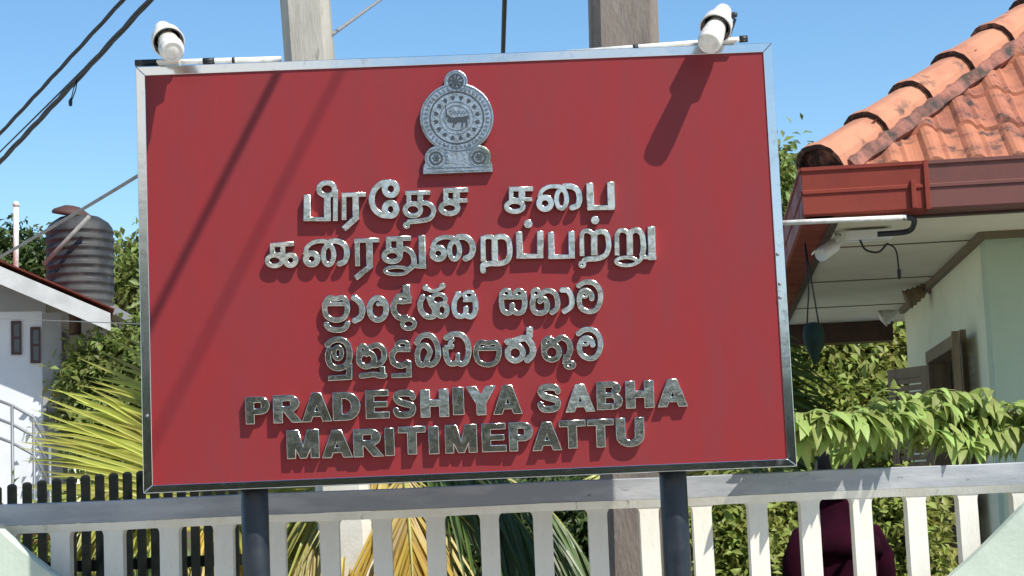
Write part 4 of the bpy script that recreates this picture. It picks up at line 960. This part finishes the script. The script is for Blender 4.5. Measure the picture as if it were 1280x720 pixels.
# roof: front slope and left slope with S profile courses, hip line between
def hip_y(t, tanp): return ZS+GH+.0
tanp = None; best = 1e9
RZ0 = ZS+GH*.70
def project(P_):
    d = P_-CAM; k = d.dot(fw); return 640+FPX*d.dot(rt)/k, 360-FPX*d.dot(up)/k
for tp in np.linspace(.3, 1.2, 91):
    for t in np.linspace(.3, 3, 200):
        x, y = project(HP(.03+t, .03+t, RZ0+t*tp))
        if abs(x-1262) < 2.5 and abs(y-48) < best: best = abs(y-48); tanp = tp
print('pitch', tanp, best)
def slope_z(d): return RZ0 + d*tanp
run = HD/2
tilew, tilel = .215, .36
def course_sheet(front=True):
    b = MB()
    nrow = int(run/tilel*1.0)+1
    for k in range(nrow):
        y0 = k*tilel*.9+.05; y1 = y0+tilel*.9+.05
        a = max(0.02, y0) ; amax = HL if front else HD
        cols = np.arange(0, amax, tilew/10); lo, mi, hi, un = [], [], [], []
        for c in cols:
            if c < y0+.20 or (not front and c > HD-y0-.20): continue
            ph = (c/tilew) % 1.0
            w = .038*max(0, math.sin(ph*2*math.pi))**.8 - .012*max(0, -math.sin(ph*2*math.pi)) + (.016 if .52 < ph < .60 else 0)
            dd = .004*math.sin(k*3.7+int(c/tilew)*2.3)
            for lst, y, off in ((un, y0+.004, -.018), (lo, y0, .030), (hi, y1, .002)):
                z = slope_z(max(y, -.03)) + off + w + dd; yy = y
                if front: lst.append(HP(c, yy+.01, z))
                else: lst.append(HP(yy+.01, c, z))
        if len(lo) > 2:
            b.loft([un, lo, hi], cap=False, smooth=False, closed=False)
    return b
b = course_sheet(True); hobs.append(b.build('roof', M_TILE, house))
b = course_sheet(False); hobs.append(b.build('roof', M_TILE, house))
# plain slopes underneath so no light leaks, rear and right slopes
b = MB(); r_ = run
i = b.addv([HP(0.03, 0.03, RZ0-.03), HP(HL, .03, RZ0-.03), HP(HL, run, slope_z(run)-.03), HP(run, run, slope_z(run)-.03), HP(.03, HD-.03, RZ0-.03), HP(HL, HD-.03, RZ0-.03)])
b.face((i, i+1, i+2, i+3)); b.face((i, i+3, i+4)); b.face((i+4, i+3, i+2, i+5)); b.face((i+1, i+5, i+2)); hobs.append(b.build('roof_underlay', M_MORT, house))
# hip caps
hipd = (u+v+zz*tanp); hl = hipd.length; hipn = hipd.normalized()
side = (u-v).normalized(); nrm = side.cross(hipn); nrm = nrm if nrm.z > 0 else -nrm
cap_l = .45
for k in range(13):
    s0 = .11+k*cap_l
    if s0 > run*hl-.3: break
    o = HP(.03, .03, RZ0+.055) + hipn*s0
    FAC = [(1.02, -.25), (1.0, .0), (.93, .40), (.74, .74), (.42, .96), (.2, 1.), (-.2, 1.), (-.42, .96), (-.74, .74), (-.93, .40), (-1.0, .0), (-1.02, -.25)]
    def sec(t, rr, hh, th=0): return [o + hipn*t + side*(rr*p_) + nrm*(hh*q_-.04) for p_, q_ in FAC]
    e = (cap_l+.035)
    A_o, A_i = sec(0, .158, .150), sec(0, .135, .124); B_o, B_i = sec(.045, .158, .150), None
    C_o = sec(.06, .146, .138); E_o = sec(e, .126, .118); A_i2 = sec(.03, .128, .118)
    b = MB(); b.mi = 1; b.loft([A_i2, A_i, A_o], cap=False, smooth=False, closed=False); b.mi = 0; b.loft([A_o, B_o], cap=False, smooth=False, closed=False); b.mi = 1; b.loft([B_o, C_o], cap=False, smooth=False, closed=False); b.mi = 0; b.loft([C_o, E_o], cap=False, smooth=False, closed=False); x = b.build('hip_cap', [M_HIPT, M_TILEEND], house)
    hobs.append(x)
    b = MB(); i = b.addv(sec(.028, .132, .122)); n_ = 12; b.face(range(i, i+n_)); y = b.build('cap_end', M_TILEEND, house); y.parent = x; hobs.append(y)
# mortar along the caps
b = MB()
for s in (1, -1):
    rings = []
    for k in range(80):
        t = .16+k*.045; 
        if t > run*hl-.2: break
        o = HP(.03, .03, RZ0+.035) + hipn*t + side*s*.145 - nrm*.03
        w1, w2 = .030+.008*math.sin(k*1.7)+random.uniform(-.006, .006), .036+.010*math.sin(k*1.1+1)
        rings.append([o+nrm*w1*.9-side*s*.02, o+side*s*w2*.6+nrm*.028, o+side*s*w2*1.25-nrm*.03, o-nrm*.07, o-side*s*.05-nrm*.05])
    b.loft(rings)
hobs.append(b.build('hip_mortar', M_MORT, house))
under(house, *hobs)

# small things under the eave
def sz(px, py, z=None): return atz(px, py, ZS if z is None else z)
cp0, cp1 = at(962, 279.5, 2.36), at(1133, 271.5, 2.36)
cr = empty('conduit_pipe', cp0, label='white conduit pipe running under the front gutter of the tiled house', cat='pipe')
b = MB(); b.tube([cp0, cp0.lerp(cp1, .5), cp1], .0135, 12); o1 = b.build('pipe', M_WHITE, cr)
b = MB(); b.tube(catmull([cp1+Vector((-.02, 0, 0)), cp1+Vector((.035, .02, -.005)), cp1+Vector((.05, .06, -.03)), cp1+Vector((.03, .14, -.055)), cp1+Vector((-.12, .16, -.06))]), .015, 10); o2 = b.build('elbow', M_DKPL, cr); under(cr, o1, o2)
# bullet camera
base = sz(1048, 292); cv = empty('security_camera', base, label='grey white bullet camera under the house eave', cat='camera')
pbx = sz(1085, 287)
b = MB(); b.obox(HP(0, 0, ZS-.055)+u*((pbx-HP(0,0,ZS)).dot(u)-.12)+v*((pbx-HP(0,0,ZS)).dot(v)-.03), u*.25, v*.12, zz*.052); o0 = b.build('junction_box', M_CLEAN, cv, bevel=.006)
c0 = at(1022, 322, base.y-.1); c1 = at(1044, 307, base.y+.05)
ax = (c0-c1).normalized()
b = MB(); b.lathe([(.001, -.005), (.030, 0), (.034, .01), (.036, .12), (.038, .16), (.036, .175), (.030, .172), (.028, .165), (.001, .164)], c1, ax, 20); o1 = b.build('camera_body', M_CLEAN, cv)
b = MB(); b.loft([[c1+ax*t+Vector((math.cos(a)*.043, math.sin(a)*.0, math.sin(a)*.043)) for a in np.linspace(R(10), R(170), 9)] for t in (-.01, .2)], cap=False, closed=False); o2 = b.build('sun_shield', M_CLEAN, cv)
b = MB(); b.tube([base, base+Vector((-.01, -.0, -.03)), c1+Vector((0, 0, .02))], [.022, .014, .014], 10); o3 = b.build('bracket', M_WHITE, cv)
b = MB(); pj = pbx+Vector((-.05, 0, -.05)); b.tube(catmull([pj, pj+Vector((.03, 0, -.06)), pj+Vector((.1, 0, -.075)), pj+Vector((.15, 0, -.03))]), .006, 7); pj2 = pj+Vector((.15, 0, -.03)); b.tube(catmull([pj2, pj2+Vector((.045, 0, -.04)), pj2+Vector((.055, 0, -.17))]), .005, 7)
b.lathe([(.004, 0), (.011, -.01), (.011, -.05), (.004, -.06)], pj2+Vector((.055, 0, -.14)), (0, 0, 1), 8); o4 = b.build('wire', M_DKPL, cv); under(cv, o0, o1, o2, o3, o4)
# hanging green lantern
HYd = 3.3
t0 = at(1016, 403, HYd); lan = empty('hanging_lantern', t0, label='dark green egg shaped hanging ornament on two strings beside the sign', cat='ornament')
s_ = (HYd-CAM.y)/FPX
b = MB(); b.lathe([(.001, .0), (4*s_, -.0), (11*s_, -4*s_), (13.5*s_, -14*s_), (13*s_, -24*s_), (10*s_, -34*s_), (6.5*s_, -41*s_), (5*s_, -46*s_), (2*s_, -52*s_), (.001, -54*s_)], t0, (0, 0, 1), 20); o1 = b.build('pot', M_POT, lan)
b = MB()
zt_ = ZS-.012
for dx in (-3.5, 3.5):
    b.tube([t0+Vector((dx*s_*2.2, 0, -5*s_)), t0+Vector((dx*s_*.8, 0, 40*s_)), Vector((t0.x-3*s_, t0.y+.02, zt_))], .0045, 6)
o2 = b.build('string', M_DKPL, lan); under(lan, o1, o2)
# wall lamps at the head of the side wall
for k, (px, py) in enumerate(((1163, 358), (1128, 384))):
    dd, z_ = wall_d(px, py); P_ = HP(WA, dd, z_)
    wl = empty('wall_lamp', P_, label=('brown wall lamp at the near end of the wall top' if k == 0 else 'ribbed glass wall lamp at the far end of the wall top'), cat='lamp', group='lamps on the side wall')
    b = MB(); b.lathe([(.05, 0), (.055, .015), (.02, .03), (.018, .07)], P_, -u, 14); o1 = b.build('wall_plate', M_WOOD, wl)
    b = MB(); pr = [(.02, .05)] + [(.035+.012*(i % 2)+.004*i, .06+.018*i) for i in range(8)] + [(.001, .205)]; b.lathe(pr, P_, (-u*.9-zz*.45).normalized(), 16); o2 = b.build('shade', M_WHITE if k else M_WOOD, wl); under(wl, o1, o2)

# ------------------------------------------------------------------ left house and tank
def left_house():
    Y = 20.; s = (Y-CAM.y)/FPX
    E0 = at(138, 397, Y)                 # eave corner (lower end of the barge board)
    r = empty('white_house', (E0.x, Y, 0), label='white two storey house with red tiled gable roof at the far left', cat='house'); obs = []
    sl = math.tan(R(24.5))
    def zr(x): return E0.z + (E0.x-x)*sl
    xr = E0.x-4.6                          # ridge
    # barge board and roof slab (right slope then left slope)
    for nm, m, y0, y1, za, zb_ in (('barge_board', M_FASC, Y-.04, Y-.002, -.20, .06), ('roof_slab', M_FASC, Y, Y+7.5, -.02, .06)):
        b = MB(); b.prism([(E0.x, E0.z+za), (E0.x, E0.z+zb_), (xr, zr(xr)+zb_), (2*xr-E0.x, E0.z+zb_), (2*xr-E0.x, E0.z+za), (xr, zr(xr)+za)], (0, y0, 0), (1, 0, 0), (0, 0, 1), (0, y1-y0, 0)); obs.append(b.build(nm, m, r))
    for sg in (1, -1):
        b = MB(); rings = []
        for yy in np.arange(Y-.05, Y+7.5, .045):
            w = .03*abs(math.sin(yy*math.pi/.22))
            x1 = E0.x+.06 if sg > 0 else 2*xr-E0.x-.06
            st_ = []
            for t in np.linspace(0, 1, 12):
                x = x1+(xr-x1)*t; z = zr(x if sg > 0 else 2*xr-x); st_.append((x, yy, z+.13+w))
            rings.append(st_)
        b.loft(rings, cap=False, closed=False); obs.append(b.build('roof', M_RTILE, r))
    # walls
    wx = at(76, 500, Y+.75).x; wy = Y+.75
    b = MB(); b.prism([(wx, 0), (wx, zr(wx)-.05), (xr, zr(xr)-.05), (2*xr-wx, zr(2*xr-(2*xr-wx))-.05), (2*xr-wx, 0)], (0, wy, 0), (1, 0, 0), (0, 0, 1), (0, 6., 0)); obs.append(b.build('wall', M_HWALL, r))
    zc = at(0, 392, wy).z
    b = MB(); b.prism([(wx, zr(wx)-.06), (xr, zr(xr)-.06), (2*xr-wx, zr(wx)-.06), (2*xr-wx, zr(wx)-.22), (wx, zr(wx)-.22)], (0, wy-.03, 0), (1, 0, 0), (0, 0, 1), (0, .028, 0)); obs.append(b.build('gable_band', M_HGREY, r))
    b = MB(); b.box((wx-.06, wy-.05, 0), (wx+.22, wy+.3, zr(wx)-.25)); obs.append(b.build('corner_column', M_HGREY, r))
    for px, py0, py1 in ((39, 404, 445), (62, 411, 455)):
        a, c = at(px-6.5, py0, wy), at(px+6.5, py1, wy)
        b = MB(); b.box((a.x, wy-.04, c.z), (a.x+.04, wy-.001, a.z)); b.box((c.x-.03, wy-.04, c.z), (c.x, wy-.001, a.z)); b.box((a.x+.04, wy-.04, a.z-.04), (c.x-.03, wy-.001, a.z)); b.box((a.x+.04, wy-.04, c.z), (c.x-.03, wy-.001, c.z+.04)); b.box((a.x+.04, wy-.038, (a.z+c.z)/2-.015), (c.x-.03, wy-.001, (a.z+c.z)/2+.015)); w_ = b.build('window', M_REDFR, r)
        b = MB(); b.box((a.x+.035, wy-.02, c.z+.035), (c.x-.025, wy-.002, a.z-.035)); p_ = b.build('pane', M_GLASS, w_); obs += [w_, p_]
    # downpipe stub at the eave, vent pipe on the roof
    b = MB(); b.tube([(wx+.42, wy-.1, zr(wx+.42)-.05), (wx+.42, wy-.1, zr(wx+.42)-.4)], .09, 10); obs.append(b.build('downpipe', M_LID, r))
    P = at(52.5, 335, Y+1.5); Q = at(52.5, 258, Y+1.5); b = MB(); b.tube([P-zz*.3, Q], .042, 10); b.lathe([(.05, 0), (.052, .05), (.03, .08)], Q-zz*.05, (0, 0, 1), 10); obs.append(b.build('vent_pipe', M_WHITE, r))
    under(r, *obs); r.rotation_euler = (0, 0, R(13.5))
    # outside stair railing
    Yr = 17.; rr = empty('stair_railing', at(20, 640, Yr)*1.0, label='grey metal stair railing in front of the white house', cat='railing'); rr.location.z = 0; obs = []
    pts = [at(-30, 490, Yr), at(15, 507, Yr), at(42, 522, Yr), at(62, 560, Yr)]
    for k in range(3):
        b = MB(); b.tube([p - zz*(.24*k) for p in pts], .02, 8); obs.append(b.build('rail', M_METALG, rr))
    for p in pts: 
        b = MB(); b.tube([p, (p.x, p.y, .0)], .022, 8); obs.append(b.build('post', M_METALG, rr))
    under(rr, *obs)
    b = MB(); st = at(70, 640, Yr+.1)
    for k in range(9): b.box((st.x-.3*(k+1), Yr+.02, 0), (st.x-.3*k, Yr+1.1, max(.17, .17*(k+1))))
    sp_ = tag(b.build('stair', M_PAVE), 'concrete outside stair behind the grey railing', 'stair'); moved(sp_, (st.x, Yr+.5, 0))
    # tank on its own concrete stand
    Yt = 24.; s = (Yt-CAM.y)/FPX; c = at(101, 390, Yt); rad_ = 42*s; H_ = (390-278)*s
    tk = empty('water_tank', c, label='black ribbed plastic water tank on a stand beside the white house', cat='tank'); obs = []
    prof = [(rad_*.96, 0), (rad_, .04)]
    nr = 9
    for k in range(nr):
        z0 = .05+k*(H_*.88)/nr; dz = (H_*.88)/nr
        prof += [(rad_*.985, z0), (rad_*.985, z0+dz*.55), (rad_*1.012, z0+dz*.68), (rad_*1.012, z0+dz*.88), (rad_*.985, z0+dz)]
    prof += [(rad_*.97, H_*.94), (rad_*.86, H_*1.0), (rad_*.6, H_*1.065), (rad_*.3, H_*1.09), (.001, H_*1.095)]
    b = MB(); b.lathe(prof, c, (0, 0, 1), 48); obs.append(b.build('tank_body', M_TANK, tk))
    ct = c+zz*H_*1.08+Vector((-.12, -.1, 0)); b = MB(); b.lathe([(.32, 0), (.33, .04), (.30, .08), (.12, .17), (.001, .18)], ct, (.2, -.1, 1), 18); obs.append(b.build('lid', M_LID, tk))
    b = MB(); b.tube([at(112, 270, Yt-.75), at(54, 331, Yt-.75)], .036, 10); obs.append(b.build('inlet_pipe', M_GCABLE, tk))
    under(tk, *obs)
    b = MB(); b.box((c.x-rad_-.15, Yt-rad_-.15, c.z-.15), (c.x+rad_+.15, Yt+rad_+.15, c.z-.002))
    for sx in (-1, 1):
        for sy in (-1, 1): b.box((c.x+sx*rad_*.8-.12, Yt+sy*rad_*.8-.12, 0), (c.x+sx*rad_*.8+.12, Yt+sy*rad_*.8+.12, c.z-.15))
    moved(tag(b.build('tank_stand', M_HGREY), 'concrete column stand carrying the black water tank', 'stand'), (c.x, Yt, 0))
left_house()

# ------------------------------------------------------------------ trees across the road (mirrored in the steel lettering)
spec = [(-15, -27, 8.0), (-9.5, -26, 8.2), (-5.2, -27, 7.6), (-1.2, -26, 6.1), (2.6, -27, 5.0), (6.3, -26, 4.2), (11, -27, 4.6), (-21, -28, 8)]
names = ['tall rounded tree', 'tallest broad tree', 'full crowned tree', 'medium leafy tree', 'low round tree', 'lowest wide tree', 'small end tree', 'far corner tall tree']
for (x, y, h), nmx in zip(spec, names):
    bl = [(0, 0, h*.68, h*.42, h*.4, h*.32), (-h*.35, .2, h*.45, h*.38, h*.35, h*.3), (h*.38, -.1, h*.42, h*.4, h*.35, h*.3), (0, .3, h*.25, h*.55, h*.4, h*.24)]
    tree('roadside_tree', (x, y, 0), h, bl, 3600, .42, M_LEAFD, nmx + ' across the road from the sign', tr=.16, group='trees across the road')
